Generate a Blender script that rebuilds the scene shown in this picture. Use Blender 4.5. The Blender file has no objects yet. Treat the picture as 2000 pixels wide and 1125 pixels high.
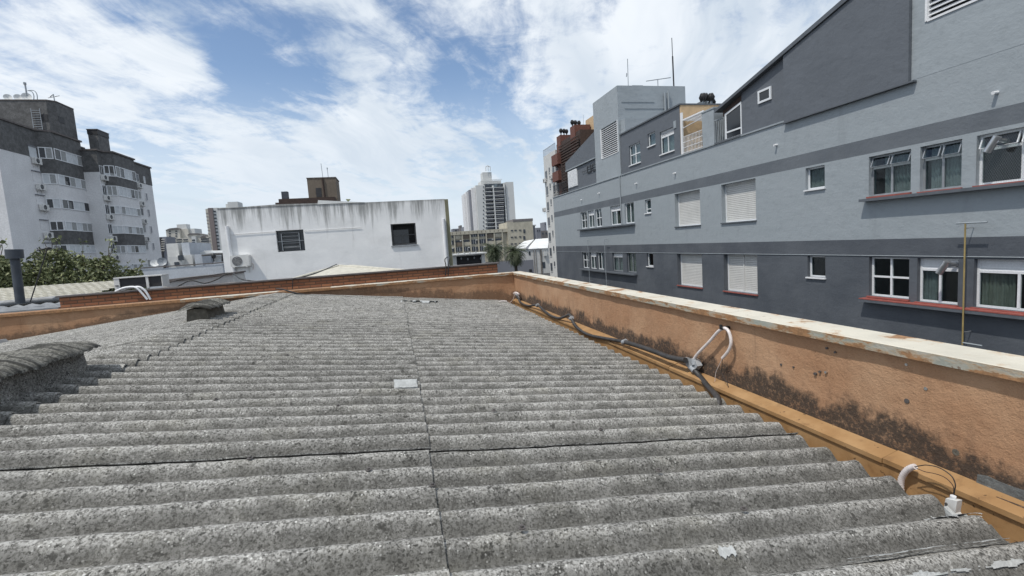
import bpy, math, random
import numpy as np
from mathutils import Vector, Matrix
random.seed(7); np.random.seed(7)
C = bpy.context.scene.collection
sc = bpy.context.scene
rad = math.radians

# ------------------------------------------------------------------ camera
CZ = 8.0                                   # eye height above the street
YAW, PITCH, ROLL, FPX = 0.23400607, 0.09572659, 0.06679429, 932.38
def cam_axes():
    cy, sy, cp, sp, cr, sr = math.cos(YAW), math.sin(YAW), math.cos(PITCH), math.sin(PITCH), math.cos(ROLL), math.sin(ROLL)
    f = Vector((sy*cp, cy*cp, -sp)); r0 = Vector((cy, -sy, 0)); d0 = f.cross(r0)
    return cr*r0 + sr*d0, -sr*r0 + cr*d0, f
AR, AD, AF = cam_axes()
cd = bpy.data.cameras.new('camera'); cam = bpy.data.objects.new('camera', cd); C.objects.link(cam)
cd.sensor_width = 36; cd.lens = 36*FPX/2000; cd.clip_start = 0.05; cd.clip_end = 5000
m3 = Matrix((AR, -AD, -AF)).transposed()
cam.matrix_world = Matrix.Translation((0, 0, CZ)) @ m3.to_4x4()
sc.camera = cam
def ray(x, y): return AR*((x-1000)/FPX) + AD*((y-562.5)/FPX) + AF
def P(x, y, X=None, Y=None, Z=None):       # the point of a plane (X, Y or height over the eye) seen in that direction
    r = ray(x, y)
    t = X/r.x if X is not None else (Y/r.y if Y is not None else Z/r.z)
    p = r*t; p.z += CZ
    return p

# ------------------------------------------------------------------ light
sc.view_settings.view_transform = 'Standard'; sc.view_settings.look = 'None'
sc.view_settings.exposure = 0.22; sc.view_settings.gamma = 1.0
SUN = Vector((-0.43, -0.22, 0.87)).normalized()
sl = bpy.data.lights.new('sun', 'SUN'); so = bpy.data.objects.new('sun', sl); C.objects.link(so)
sl.energy = 2.7; sl.angle = rad(1.0); sl.color = (1.0, 0.95, 0.87)
so.rotation_euler = SUN.to_track_quat('Z', 'Y').to_euler()
w = bpy.data.worlds.new('World'); sc.world = w; w.use_nodes = True

class NT:                                   # small helper to write node trees
    def __init__(s, tree): s.t = tree; s.t.nodes.clear()
    def n(s, typ, ins=None, **kw):
        nd = s.t.nodes.new(typ)
        for k, v in kw.items(): setattr(nd, k, v)
        for k, v in (ins or {}).items(): s.set(nd.inputs[k], v)
        return nd
    def set(s, sock, v):
        if isinstance(v, bpy.types.NodeSocket): s.t.links.new(v, sock)
        elif isinstance(v, (tuple, list, Vector)):
            v = tuple(v)
            if sock.type == 'RGBA' and len(v) == 3: v = v + (1,)
            sock.default_value = v
        else: sock.default_value = v
    def math(s, op, a, b=0.0, c=0.0, clamp=False):
        nd = s.n('ShaderNodeMath', operation=op); nd.use_clamp = clamp
        s.set(nd.inputs[0], a); s.set(nd.inputs[1], b); s.set(nd.inputs[2], c)
        return nd.outputs[0]
    def vec(s, op, a, b=(0, 0, 0)):
        nd = s.n('ShaderNodeVectorMath', operation=op); s.set(nd.inputs[0], a)
        if op == 'SCALE': s.set(nd.inputs['Scale'], b)
        else: s.set(nd.inputs[1], b)
        return nd.outputs['Value'] if op in ('DOT_PRODUCT', 'LENGTH') else nd.outputs[0]
    def noise(s, v, scale, detail=3.0, rough=0.55, dist=0.0):
        return s.n('ShaderNodeTexNoise', {'Vector': v, 'Scale': scale, 'Detail': detail, 'Roughness': rough, 'Distortion': dist}).outputs[0]
    def ss(s, x, a, b, lo=0.0, hi=1.0):     # smooth step
        nd = s.n('ShaderNodeMapRange', {'Value': x, 'From Min': a, 'From Max': b, 'To Min': lo, 'To Max': hi})
        nd.interpolation_type = 'SMOOTHSTEP'; return nd.outputs[0]
    def mix(s, f, a, b):
        nd = s.n('ShaderNodeMix'); nd.data_type = 'RGBA'
        s.set(nd.inputs[0], f); s.set(nd.inputs[6], a); s.set(nd.inputs[7], b); return nd.outputs[2]
    def comb(s, x, y, z):
        return s.n('ShaderNodeCombineXYZ', {0: x, 1: y, 2: z}).outputs[0]
    def sep(s, v):
        o = s.n('ShaderNodeSeparateXYZ', {0: v}).outputs; return o[0], o[1], o[2]

def build_world():
    t = NT(w.node_tree)
    sky = t.n('ShaderNodeTexSky'); sky.sky_type = 'NISHITA'; sky.sun_disc = False
    sky.sun_elevation = math.asin(SUN.z); sky.sun_rotation = math.atan2(SUN.x, SUN.y)
    sky.air_density = 1.0; sky.dust_density = 0.6; sky.ozone_density = 1.5
    d = t.vec('NORMALIZE', t.n('ShaderNodeTexCoord').outputs['Generated'])
    x, y, z = t.sep(d)
    zz = t.math('ADD', t.math('MAXIMUM', z, 0.0), 0.16)
    u = t.math('DIVIDE', x, zz); v = t.math('DIVIDE', y, zz)
    a = rad(24); ca, sa = math.cos(a), math.sin(a)     # cirrus bands run roughly north-north-east
    al = t.math('ADD', t.math('MULTIPLY', u, sa), t.math('MULTIPLY', v, ca))
    ac = t.math('SUBTRACT', t.math('MULTIPLY', u, ca), t.math('MULTIPLY', v, sa))
    uv = t.comb(u, v, 0.0)
    st = t.comb(t.math('MULTIPLY', al, 0.34), ac, 0.0)
    wob = t.noise(t.vec('ADD', uv, (2.2, 6.1, 0)), 1.1, 3.0, .5)
    st = t.vec('ADD', st, t.comb(0.0, t.math('MULTIPLY', wob, .35), 0.0))
    big = t.noise(t.vec('ADD', uv, (3.7, 1.3, 0)), 0.9, 3.0, 0.5, 0.5)
    streak = t.noise(t.vec('ADD', st, (1.9, 4.2, 0)), 4.2, 8.0, 0.62, 0.35)
    puff = t.noise(t.vec('ADD', uv, (8.1, 2.6, 2.0)), 6.0, 9.0, 0.66, 0.35)
    cov = t.math('ADD', t.math('ADD', t.math('MULTIPLY', big, 0.50), t.math('MULTIPLY', streak, 0.95)), t.math('MULTIPLY', puff, 0.66))
    # clearer sky where the cloud deck is broken up, thicker deck elsewhere
    gaps = None
    for px, py, k, amt in ((380, 50, 9, .18), (520, 190, 17, .16), (620, 170, 17, .13), (300, 40, 14, .12), (800, 70, 16, .10), (940, 130, 24, .20), (880, 200, 24, .12), (430, 130, 22, .12), (1030, 200, 34, .12), (20, 130, 28, .08),
                           (650, 60, 24, -.08), (520, 285, 14, -.22), (700, 255, 14, -.22), (330, 175, 20, -.18), (370, 105, 60, -.14), (800, 20, 20, .08), (180, 150, 14, -.14), (1300, 60, 5, -.24), (350, 100, 90, -.22), (800, 110, 90, -.16), (600, 330, 10, -.10), (1130, 120, 16, -.1)):
        r = ray(px, py).normalized()
        g = t.math('MULTIPLY', t.math('POWER', t.math('MAXIMUM', t.vec('DOT_PRODUCT', d, tuple(r)), 0.0), float(k*12)), amt)
        gaps = g if gaps is None else t.math('ADD', gaps, g)
    cov = t.math('SUBTRACT', cov, gaps)
    cl = t.ss(cov, 0.80, 1.20)
    cl = t.math('MAXIMUM', cl, t.ss(z, 0.34, 0.02, 0.0, 0.93))
    shade = t.noise(t.vec('ADD', st, (5.0, 9.0, 1.0)), 1.6, 5.0, 0.6, 0.6)
    ccol = t.mix(t.ss(shade, 0.36, 0.64), (0.50, 0.575, 0.665), (0.76, 0.80, 0.845))
    ccol = t.mix(t.ss(z, 0.40, 0.05, 0.0, 0.75), ccol, (0.58, 0.655, 0.735))
    bg1 = t.n('ShaderNodeBackground', {'Color': sky.outputs[0], 'Strength': 0.125})
    bg2 = t.n('ShaderNodeBackground', {'Color': ccol, 'Strength': 1.05})
    mx = t.n('ShaderNodeMixShader', {0: cl, 1: bg1.outputs[0], 2: bg2.outputs[0]})
    out = t.n('ShaderNodeOutputWorld', {'Surface': mx.outputs[0]})
build_world()

# ------------------------------------------------------------------ materials
MATS = {}
def new_mat(name):
    m = bpy.data.materials.new(name); m.use_nodes = True; t = NT(m.node_tree)
    b = t.n('ShaderNodeBsdfPrincipled'); o = t.n('ShaderNodeOutputMaterial', {'Surface': b.outputs[0]})
    pos = t.n('ShaderNodeNewGeometry').outputs['Position']
    MATS[name] = m
    return m, t, b, pos
def bump(t, b, h, strength, dist):
    n = t.n('ShaderNodeBump', {'Height': h, 'Strength': strength, 'Distance': dist}); t.set(b.inputs['Normal'], n.outputs[0])
def plain(name, col, rough=0.7, var=0.12, scale=3.0, bmp=0.0, bscale=40.0, metal=0.0, fine=0.06, grime=0.0):
    m, t, b, pos = new_mat(name)
    f = t.ss(t.noise(pos, scale, 5.0, 0.6), 0.3, 0.7)
    c = t.mix(f, tuple(k*(1-var) for k in col), tuple(min(1, k*(1+var)) for k in col))
    if fine:
        f2 = t.ss(t.noise(pos, bscale, 3.0), 0.35, 0.65)
        c = t.mix(f2, c, t.mix(0.5, c, tuple(k*(1-4*fine) for k in col)))
    if grime:
        x, y, z = t.sep(pos)
        sv = t.comb(t.math('MULTIPLY', x, 5.0), t.math('MULTIPLY', y, 5.0), t.math('MULTIPLY', z, 0.35))
        c = t.mix(t.ss(t.noise(sv, 1.0, 5.0, 0.65), 0.52, 0.78, 0.0, grime), c, tuple(k*0.35 for k in col))
    t.set(b.inputs['Base Color'], c); b.inputs['Roughness'].default_value = rough; b.inputs['Metallic'].default_value = metal
    if bmp: bump(t, b, t.noise(pos, bscale, 5.0, 0.65), bmp, 0.02)
    return m

def build_mats():
    plain('white_paint', (.78, .79, .80), .45, .05); plain('shutter_paint', (.60, .60, .58), .5, .06, 2, grime=.15); plain('white_frame', (.74, .76, .78), .35, .05)
    plain('dark_frame', (.035, .038, .042), .4, .2); plain('grey_metal', (.33, .35, .37), .4, .15, metal=.4)
    plain('silver', (.62, .63, .64), .28, .08, metal=.9); plain('black_metal', (.018, .018, .02), .5, .3)
    plain('black_rubber', (.028, .027, .027), .55, .3, 9, .2, 60); plain('hose_grey', (.045, .043, .042), .5, .3, 9, .25, 90)
    plain('white_hose', (.74, .68, .66), .45, .1, 14, grime=.15); plain('condulet', (.36, .38, .40), .45, .15, 20, .2, 90)
    plain('copper', (.33, .25, .1), .5, .2); plain('red_sill', (.30, .085, .068), .6, .2, 8)
    plain('ledge_dark', (.105, .118, .135), .7, .15, 5, .15); plain('light_grey_trim', (.30, .335, .36), .7, .1)
    plain('white_wire', (.7, .62, .58), .5, .1)
    plain('curtain_pale', (.34, .35, .35), .9, .2, 6); plain('curtain_cream', (.26, .26, .22), .9, .2, 6); plain('blind_grey', (.30, .33, .36), .8, .1); plain('blind_white', (.60, .63, .65), .7, .08)
    plain('cream_wall', (.56, .41, .25), .8, .12, 3, .2); plain('brown_brick_paint', (.15, .062, .045), .8, .2, 4, .3, grime=.3)
    plain('dark_brown', (.055, .035, .028), .8, .3)
    plain('asphalt', (.05, .05, .052), .9, .3, .6, .4, 8)
    plain('pale_wall', (.60, .60, .58), .85, .08, 1.5, .15, 12, grime=.25); plain('pale_wall_cool', (.47, .50, .54), .85, .08, 1.5, .15, 12, grime=.12)
    plain('beige_wall', (.45, .42, .34), .85, .15, .5, .2, 4, grime=.3); plain('tan_wall', (.165, .135, .105), .85, .15, .7, .2, 5, grime=.6)
    plain('far_wall', (.52, .50, .45), .85, .08, .05); plain('far_white', (.60, .61, .60), .85, .06, .05); plain('far_grey', (.22, .23, .26), .85, .1, .05)
    plain('far_window', (.05, .06, .075), .3, .3, .2); plain('far_brown', (.20, .17, .165), .8, .1, .05); plain('far_roof', (.16, .15, .15), .8, .2, .1)
    plain('slate_cladding', (.118, .118, .118), .8, .3, 2.2, .35, 9, fine=.12, grime=.3)
    plain('left_white', (.72, .72, .725), .8, .07, .6, .1, 8, grime=.10)
    plain('khaki_wall', (.19, .185, .12), .85, .15, 2, .2)
    plain('dark_cap', (.13, .115, .11), .8, .3, 3)
    plain('roof_white', (.70, .71, .70), .75, .1, .7, grime=.25); plain('hip_tiles', (.52, .50, .43), .8, .15, 5, .2)
    plain('tin_roof', (.22, .23, .24), .6, .3, 3, .2, 20, grime=.3)
    plain('bark', (.10, .08, .06), .9, .3, 8, .5, 20); plain('palm_bark', (.07, .06, .05), .9, .4, 3, .5, 8)
    plain('sealant', (.44, .455, .45), .6, .15, 22, .4, 70); plain('ac_white', (.68, .68, .66), .5, .06, 3, grime=.15)
    plain('fin_dark', (.03, .03, .033), .6, .3); plain('pipe_dark', (.05, .06, .075), .6, .25, 5, .1)
    plain('screw', (.10, .09, .085), .6, .3, 40)
    plain('weathered_wood', (.11, .10, .08), .9, .4, 14, .5, 60); plain('container_white', (.62, .62, .60), .8, .1, 2, grime=.3)
    plain('soil_green', (.14, .15, .15), .9, .3, 18, .6, 50)
    # glass, seen through with a curtain or a dark room behind
    m, t, b, pos = new_mat('glass')
    tr = t.n('ShaderNodeBsdfTransparent', {'Color': (.72, .78, .78)}); gl = t.n('ShaderNodeBsdfGlossy', {'Color': (.9, .95, 1), 'Roughness': .03})
    fr = t.n('ShaderNodeLayerWeight', {'Blend': .5}); mx = t.n('ShaderNodeMixShader', {0: t.math('MULTIPLY_ADD', t.math('POWER', fr.outputs['Facing'], 4.0), .7, 0.035, clamp=True), 1: tr.outputs[0], 2: gl.outputs[0]})
    t.set(t.t.nodes['Material Output'].inputs['Surface'], mx.outputs[0])
    m, t, b, pos = new_mat('dark_glass')
    b.inputs['Base Color'].default_value = (.02, .024, .03, 1); b.inputs['Roughness'].default_value = .06
    m, t, b, pos = new_mat('tower_glass')
    t.set(b.inputs['Base Color'], t.mix(t.ss(t.noise(pos, .22, 2.0), .45, .6), (.03, .036, .045), (.11, .14, .16))); b.inputs['Roughness'].default_value = .15
    # leaves
    for nm, c1, c2 in (('leaf', (.065, .085, .03), (.25, .27, .13)), ('palm_leaf', (.020, .032, .014), (.09, .115, .055))):
        m, t, b, pos = new_mat(nm)
        f = t.n('ShaderNodeNewGeometry').outputs['Random Per Island']
        t.set(b.inputs['Base Color'], t.mix(f, c1, c2)); b.inputs['Roughness'].default_value = .6
    # grey apartment block: painted bands by height
    m, t, b, pos = new_mat('banded_paint')
    x, y, z = t.sep(pos); zr = t.math('SUBTRACT', z, CZ)
    n1 = t.noise(pos, .7, 5.0, .6); n2 = t.noise(pos, 5.0, 5.0, .6)
    light, mid, dark = (.295, .328, .350), (.110, .124, .141), (.072, .082, .097)
    c = t.mix(t.math('GREATER_THAN', zr, -1.055), dark, (.074, .083, .098))
    c = t.mix(t.math('GREATER_THAN', zr, -0.60), c, light)
    c = t.mix(t.math('GREATER_THAN', zr, 1.79), c, mid)
    c = t.mix(t.math('GREATER_THAN', zr, 2.21), c, light)
    c = t.mix(t.ss(n1, .35, .7, 0, .22), c, t.mix(.5, c, (.33, .35, .37)))
    c = t.mix(t.ss(n2, .5, .75, 0, .10), c, (.06, .065, .07))
    sv = t.comb(t.math('MULTIPLY', y, 2.2), t.math('MULTIPLY', x, 2.2), t.math('MULTIPLY', z, .3))
    c = t.mix(t.ss(t.noise(sv, 1.0, 5.0, .6), .55, .8, 0, .18), c, (.10, .105, .11))
    t.set(b.inputs['Base Color'], c); b.inputs['Roughness'].default_value = .62
    bump(t, b, t.math('ADD', t.noise(pos, 2.3, 6.0, .6), t.math('ADD', t.math('MULTIPLY', t.noise(pos, 18, 4.0), .3), t.math('MULTIPLY', t.noise(t.comb(t.math('MULTIPLY', y, .7), 0.0, t.math('MULTIPLY', z, 3.2)), 1.0, 7.0, .62), .5))), .4, .05)
    for nm, cc in (('grey_light', (.295, .328, .350)), ('grey_mid', (.108, .120, .137))):
        m, t, b, pos = new_mat(nm)
        x, y, z = t.sep(pos)
        c = t.mix(t.ss(t.noise(pos, .8, 5.0, .6), .35, .7, 0, .3), cc, tuple(k*1.3 for k in cc))
        c = t.mix(t.ss(t.noise(pos, 6.0, 5.0), .5, .75, 0, .25), c, tuple(k*.6 for k in cc))
        t.set(b.inputs['Base Color'], c); b.inputs['Roughness'].default_value = .6
        bump(t, b, t.noise(t.vec('MULTIPLY', pos, (1, 1, 1.6)), 2.2, 6.0, .6), .4, .05)
    # fibre cement sheets
    for nm, dk in (('fibre_cement', 1.0), ('fibre_cement_dark', .62)):
        m, t, b, pos = new_mat(nm)
        big = t.noise(pos, .55, 4.0, .6); med = t.noise(pos, 7.0, 5.0, .65); fine = t.noise(pos, 95.0, 4.0, .75); vf = t.noise(pos, 300.0, 2.0, .7)
        mid_ = t.noise(t.vec('ADD', pos, (2, 8, 5)), 38.0, 5.0, .72)
        ob = t.n('ShaderNodeObjectInfo').outputs['Random']
        c = t.mix(t.ss(fine, .40, .58), (.083*dk, .081*dk, .075*dk), (.47*dk, .464*dk, .440*dk))
        c = t.mix(t.ss(mid_, .52, .70, 0, .55), c, (.055*dk, .053*dk, .047*dk))
        c = t.mix(t.ss(mid_, .46, .34, 0, .30), c, (.44*dk, .43*dk, .39*dk))
        c = t.mix(t.ss(vf, .36, .62, 0, .35), c, (.30*dk, .29*dk, .262*dk))
        c = t.mix(t.ss(med, .44, .72, 0, .5), c, (.115*dk, .112*dk, .102*dk))
        c = t.mix(t.ss(t.noise(t.vec('ADD', pos, (9, 4, 2)), 2.1, 5.0, .65), .5, .75, 0, .3), c, (.27*dk, .255*dk, .19*dk))
        sx = t.vec('MULTIPLY', pos, (30.0, 6.0, 1.0))
        c = t.mix(t.ss(t.noise(sx, 1.0, 4.0, .6), .52, .74, 0, .30), c, (.09*dk, .088*dk, .08*dk))
        c = t.mix(t.ss(t.noise(t.vec('ADD', pos, (3, 7, 1)), 19.0, 4.0, .65), .61, .68, 0, .85), c, (.035, .034, .03))
        c = t.mix(t.ss(t.noise(t.vec('ADD', pos, (31, 5, 11)), 80.0, 2.0, .5), .67, .73, 0, .9), c, (.018, .018, .016))
        vo = t.n('ShaderNodeTexVoronoi', {'Vector': pos, 'Scale': 78.0}); vo.feature = 'F1'
        wh = t.math('MULTIPLY', t.ss(vo.outputs['Distance'], .34, .24), t.math('GREATER_THAN', t.sep(vo.outputs['Color'])[0], .87))
        c = t.mix(t.math('MULTIPLY', wh, .8), c, (.66*dk, .655*dk, .62*dk))
        lich = t.math('ADD', t.noise(t.vec('ADD', pos, (6, 3, 9)), 88.0, 3.0, .6), t.math('MULTIPLY', med, .30))
        c = t.mix(t.ss(lich, .74, .79, 0, .85), c, (.022, .0215, .019))
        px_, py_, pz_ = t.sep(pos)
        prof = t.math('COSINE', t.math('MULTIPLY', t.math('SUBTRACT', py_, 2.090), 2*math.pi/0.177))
        alg_shade = t.math('SUBTRACT', t.math('ADD', t.math('MULTIPLY', t.noise(t.vec('ADD', pos, (1, 5, 3)), 9.0, 6.0, .7), .9), t.math('MULTIPLY', fine, .35)), t.math('MULTIPLY', prof, .30))
        c = t.mix(t.ss(alg_shade, .46, 1.0, 0, .70 if dk == 1.0 else .2), c, (.042, .041, .036))  # algae noise plus painted shade darken each wave's valley and near flank
        k = t.math('MULTIPLY_ADD', ob, .20, .90); k = t.math('MULTIPLY', k, t.math('MULTIPLY_ADD', big, .5, .77))
        c = t.vec('SCALE', c, k)
        t.set(b.inputs['Base Color'], c); b.inputs['Roughness'].default_value = .95
        h = t.math('ADD', t.math('ADD', t.math('MULTIPLY', fine, 1.0), t.math('MULTIPLY', vf, .4)), t.math('MULTIPLY', med, .6))
        bump(t, b, h, .5, .008)
    m, t, b, pos = new_mat('mossy_cement')
    x, y, z = t.sep(pos)
    st_ = t.noise(t.comb(t.math('MULTIPLY', x, 4.0), t.math('MULTIPLY', y, 24.0), t.math('MULTIPLY', z, 3.0)), 1.0, 6.0, .65)
    c = t.mix(t.ss(t.noise(pos, 70.0, 4.0, .7), .36, .62), (.06, .058, .05), (.22, .215, .19))
    c = t.mix(t.ss(st_, .45, .58, 0, .9), c, (.022, .021, .018))
    c = t.mix(t.ss(t.noise(pos, 9.0, 5.0, .7), .5, .72, 0, .6), c, (.04, .038, .03))
    t.set(b.inputs['Base Color'], c); b.inputs['Roughness'].default_value = .95
    bump(t, b, t.math('ADD', t.noise(pos, 40.0, 5.0, .7), t.math('MULTIPLY', st_, 1.5)), .7, .012)
    # ochre rendered parapet: base mould grows up from the flashing
    for nm, axis, zb in (('ochre_render', 'y', CZ-1.24), ('ochre_render_back', 'x', CZ-1.12)):
        m, t, b, pos = new_mat(nm)
        x, y, z = t.sep(pos); hgt = t.math('SUBTRACT', z, zb)
        if axis == 'x': hgt = t.math('SUBTRACT', z, t.math('SUBTRACT', CZ-.70, t.math('MULTIPLY', t.math('ABSOLUTE', t.math('ADD', x, 2.3)), .115)))
        al = y if axis == 'y' else x
        c = t.mix(t.ss(t.noise(pos, 1.6, 5.0, .6), .35, .7), (.37, .205, .112), (.46, .285, .170))
        c = t.mix(t.ss(t.noise(pos, 7.0, 5.0, .6), .5, .75, 0, .35), c, (.25, .125, .065))
        dr = t.noise(t.comb(t.math('MULTIPLY', al, 9.0), t.math('MULTIPLY', z, 1.1), 3.0), 1.0, 5.0, .65)
        c = t.mix(t.ss(dr, .54, .76, 0, .5), c, (.17, .095, .055))
        c = t.mix(t.ss(t.noise(pos, 60.0, 4.0, .7), .55, .75, 0, .25), c, (.48, .30, .18))
        lo = t.noise(t.comb(t.math('MULTIPLY', al, 1.3), 0.0, 7.3), 1.0, 3.0, .6)
        mold = t.math('ADD', t.noise(t.comb(t.math('MULTIPLY', al, 6.5), t.math('MULTIPLY', z, 4.0), 1.0), 1.0, 8.0, .72), t.math('MULTIPLY', lo, .55))
        amt = .9 if axis == 'y' else .55
        mold = t.math('SUBTRACT', mold, t.math('MULTIPLY', hgt, 2.2))
        mold = t.math('ADD', mold, t.math('MULTIPLY', t.math('SUBTRACT', t.noise(t.comb(t.math('MULTIPLY', al, 2.6), t.math('MULTIPLY', z, 5.0), 5.0), 1.0, 4.0, .6), .5), .55))
        mm = t.ss(mold, .33, .56, 0, amt)
        mm = t.math('MULTIPLY', mm, t.ss(t.noise(pos, 38.0, 5.0, .75), .30, .52, .45, 1.0))
        c = t.mix(mm, c, (.026, .023, .020))
        pk = t.ss(t.noise(t.vec('ADD', pos, (5, 2, 8)), 14.0, 3.0, .5), .76, .775)
        c = t.mix(pk, c, (.03, .025, .02))
        t.set(b.inputs['Base Color'], c); b.inputs['Roughness'].default_value = .88
        bump(t, b, t.math('ADD', t.math('MULTIPLY', t.noise(pos, 3.0, 5.0), 1.2), t.math('ADD', t.noise(pos, 22.0, 5.0, .7), t.math('MULTIPLY', t.noise(pos, 120.0, 3.0, .7), .4))), .5, .025)
    # coping: old cream paint, rust breaking through
    for nm, top, rustk in (('coping_cream', (.60, .565, .475), .015), ('coping_worn', (.55, .51, .43), .06), ('coping_rust', (.16, .06, .04), .3)):
        m, t, b, pos = new_mat(nm)
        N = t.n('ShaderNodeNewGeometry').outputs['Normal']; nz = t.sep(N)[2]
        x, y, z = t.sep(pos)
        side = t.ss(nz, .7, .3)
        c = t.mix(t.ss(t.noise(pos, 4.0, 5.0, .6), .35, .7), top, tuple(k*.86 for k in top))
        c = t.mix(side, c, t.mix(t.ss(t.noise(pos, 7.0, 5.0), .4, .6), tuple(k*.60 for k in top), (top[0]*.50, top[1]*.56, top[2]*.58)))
        av = t.vec('MULTIPLY', pos, (2.2, 2.2, 9.0))
        r1 = t.math('ADD', t.noise(av, 1.6, 6.0, .68), t.math('ADD', rustk, t.math('MULTIPLY', side, .115)))
        c = t.mix(t.ss(r1, .60, .645, 0, .95), c, t.mix(t.ss(t.noise(pos, 25.0, 4.0), .4, .6), (.11, .042, .02), (.26, .115, .05)))
        c = t.mix(t.ss(r1, .545, .60, 0, .35), c, (.45, .27, .12))
        c = t.mix(t.ss(t.noise(t.vec('ADD', pos, (4, 4, 4)), 19.0, 3.0), .69, .72, 0, .7), c, (.12, .06, .035))
        t.set(b.inputs['Base Color'], c); b.inputs['Roughness'].default_value = .65
        bump(t, b, t.math('ADD', r1, t.noise(pos, 30.0, 4.0)), .35, .015)
    m, t, b, pos = new_mat('ochre_flashing')
    c = t.mix(t.ss(t.noise(pos, 5.0, 5.0, .6), .35, .7), (.33, .19, .082), (.42, .26, .125))
    c = t.mix(t.ss(t.noise(t.vec('ADD', pos, (2, 2, 2)), 9.0, 6.0, .68), .52, .70, 0, .55), c, (.18, .10, .045))
    c = t.mix(t.ss(t.noise(t.vec('ADD', pos, (7, 1, 2)), 34.0, 3.0), .68, .72, 0, .8), c, (.07, .04, .02))
    t.set(b.inputs['Base Color'], c); b.inputs['Roughness'].default_value = .55
    bump(t, b, t.noise(pos, 14.0, 5.0, .6), .3, .01)
    # old white wall with streaks running down from its top edge
    m, t, b, pos = new_mat('streaked_white')
    x, y, z = t.sep(pos); dt = t.math('SUBTRACT', CZ+2.46, z)
    c = t.mix(t.ss(t.noise(pos, .9, 5.0), .35, .7), (.76, .765, .765), (.84, .84, .835))
    g = t.noise(t.comb(t.math('MULTIPLY', x, 3.4), t.math('MULTIPLY', y, 3.4), t.math('MULTIPLY', z, .22)), 1.0, 6.0, .7)
    gl = t.noise(t.comb(t.math('MULTIPLY', x, .9), 0.0, 4.0), 1.0, 2.0)
    top = t.math('SUBTRACT', t.math('ADD', g, t.math('MULTIPLY', gl, .30)), t.math('MULTIPLY', dt, .17))
    c = t.mix(t.ss(top, .47, .74, 0, .85), c, (.19, .195, .19))
    c = t.mix(t.ss(dt, .16, .0, 0, .55), c, (.22, .22, .21))
    c = t.mix(t.ss(g, .56, .80, 0, .42), c, (.36, .35, .33))
    c = t.mix(t.ss(t.noise(t.vec('MULTIPLY', pos, (.5, 1, .9)), 1.0, 5.0, .6), .5, .75, 0, .30), c, (.45, .45, .44))
    c = t.mix(t.ss(t.noise(pos, 11.0, 5.0, .7), .62, .8, 0, .4), c, (.40, .40, .39))
    t.set(b.inputs['Base Color'], c); b.inputs['Roughness'].default_value = .85
    bump(t, b, t.noise(pos, 6.0, 6.0, .65), .3, .03)
    # brick walls
    m, t, b, pos = new_mat('orange_brick')
    x, y, z = t.sep(pos)
    br = t.n('ShaderNodeTexBrick', {'Vector': t.comb(x, z, 0.0), 'Scale': 1.0, 'Color1': (.42, .175, .08, 1), 'Color2': (.30, .115, .055, 1), 'Mortar': (.16, .085, .05, 1), 'Mortar Size': .011, 'Mortar Smooth': .2, 'Brick Width': .24, 'Row Height': .068, 'Bias': .1})
    c = t.mix(t.ss(t.noise(pos, 9.0, 5.0, .6), .5, .75, 0, .5), br.outputs['Color'], (.20, .09, .05))
    t.set(b.inputs['Base Color'], c); b.inputs['Roughness'].default_value = .85
    bump(t, b, t.math('ADD', t.math('MULTIPLY', br.outputs['Fac'], -1.0), t.math('MULTIPLY', t.noise(pos, 40.0, 4.0), .3)), .5, .01)
build_mats()

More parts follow.
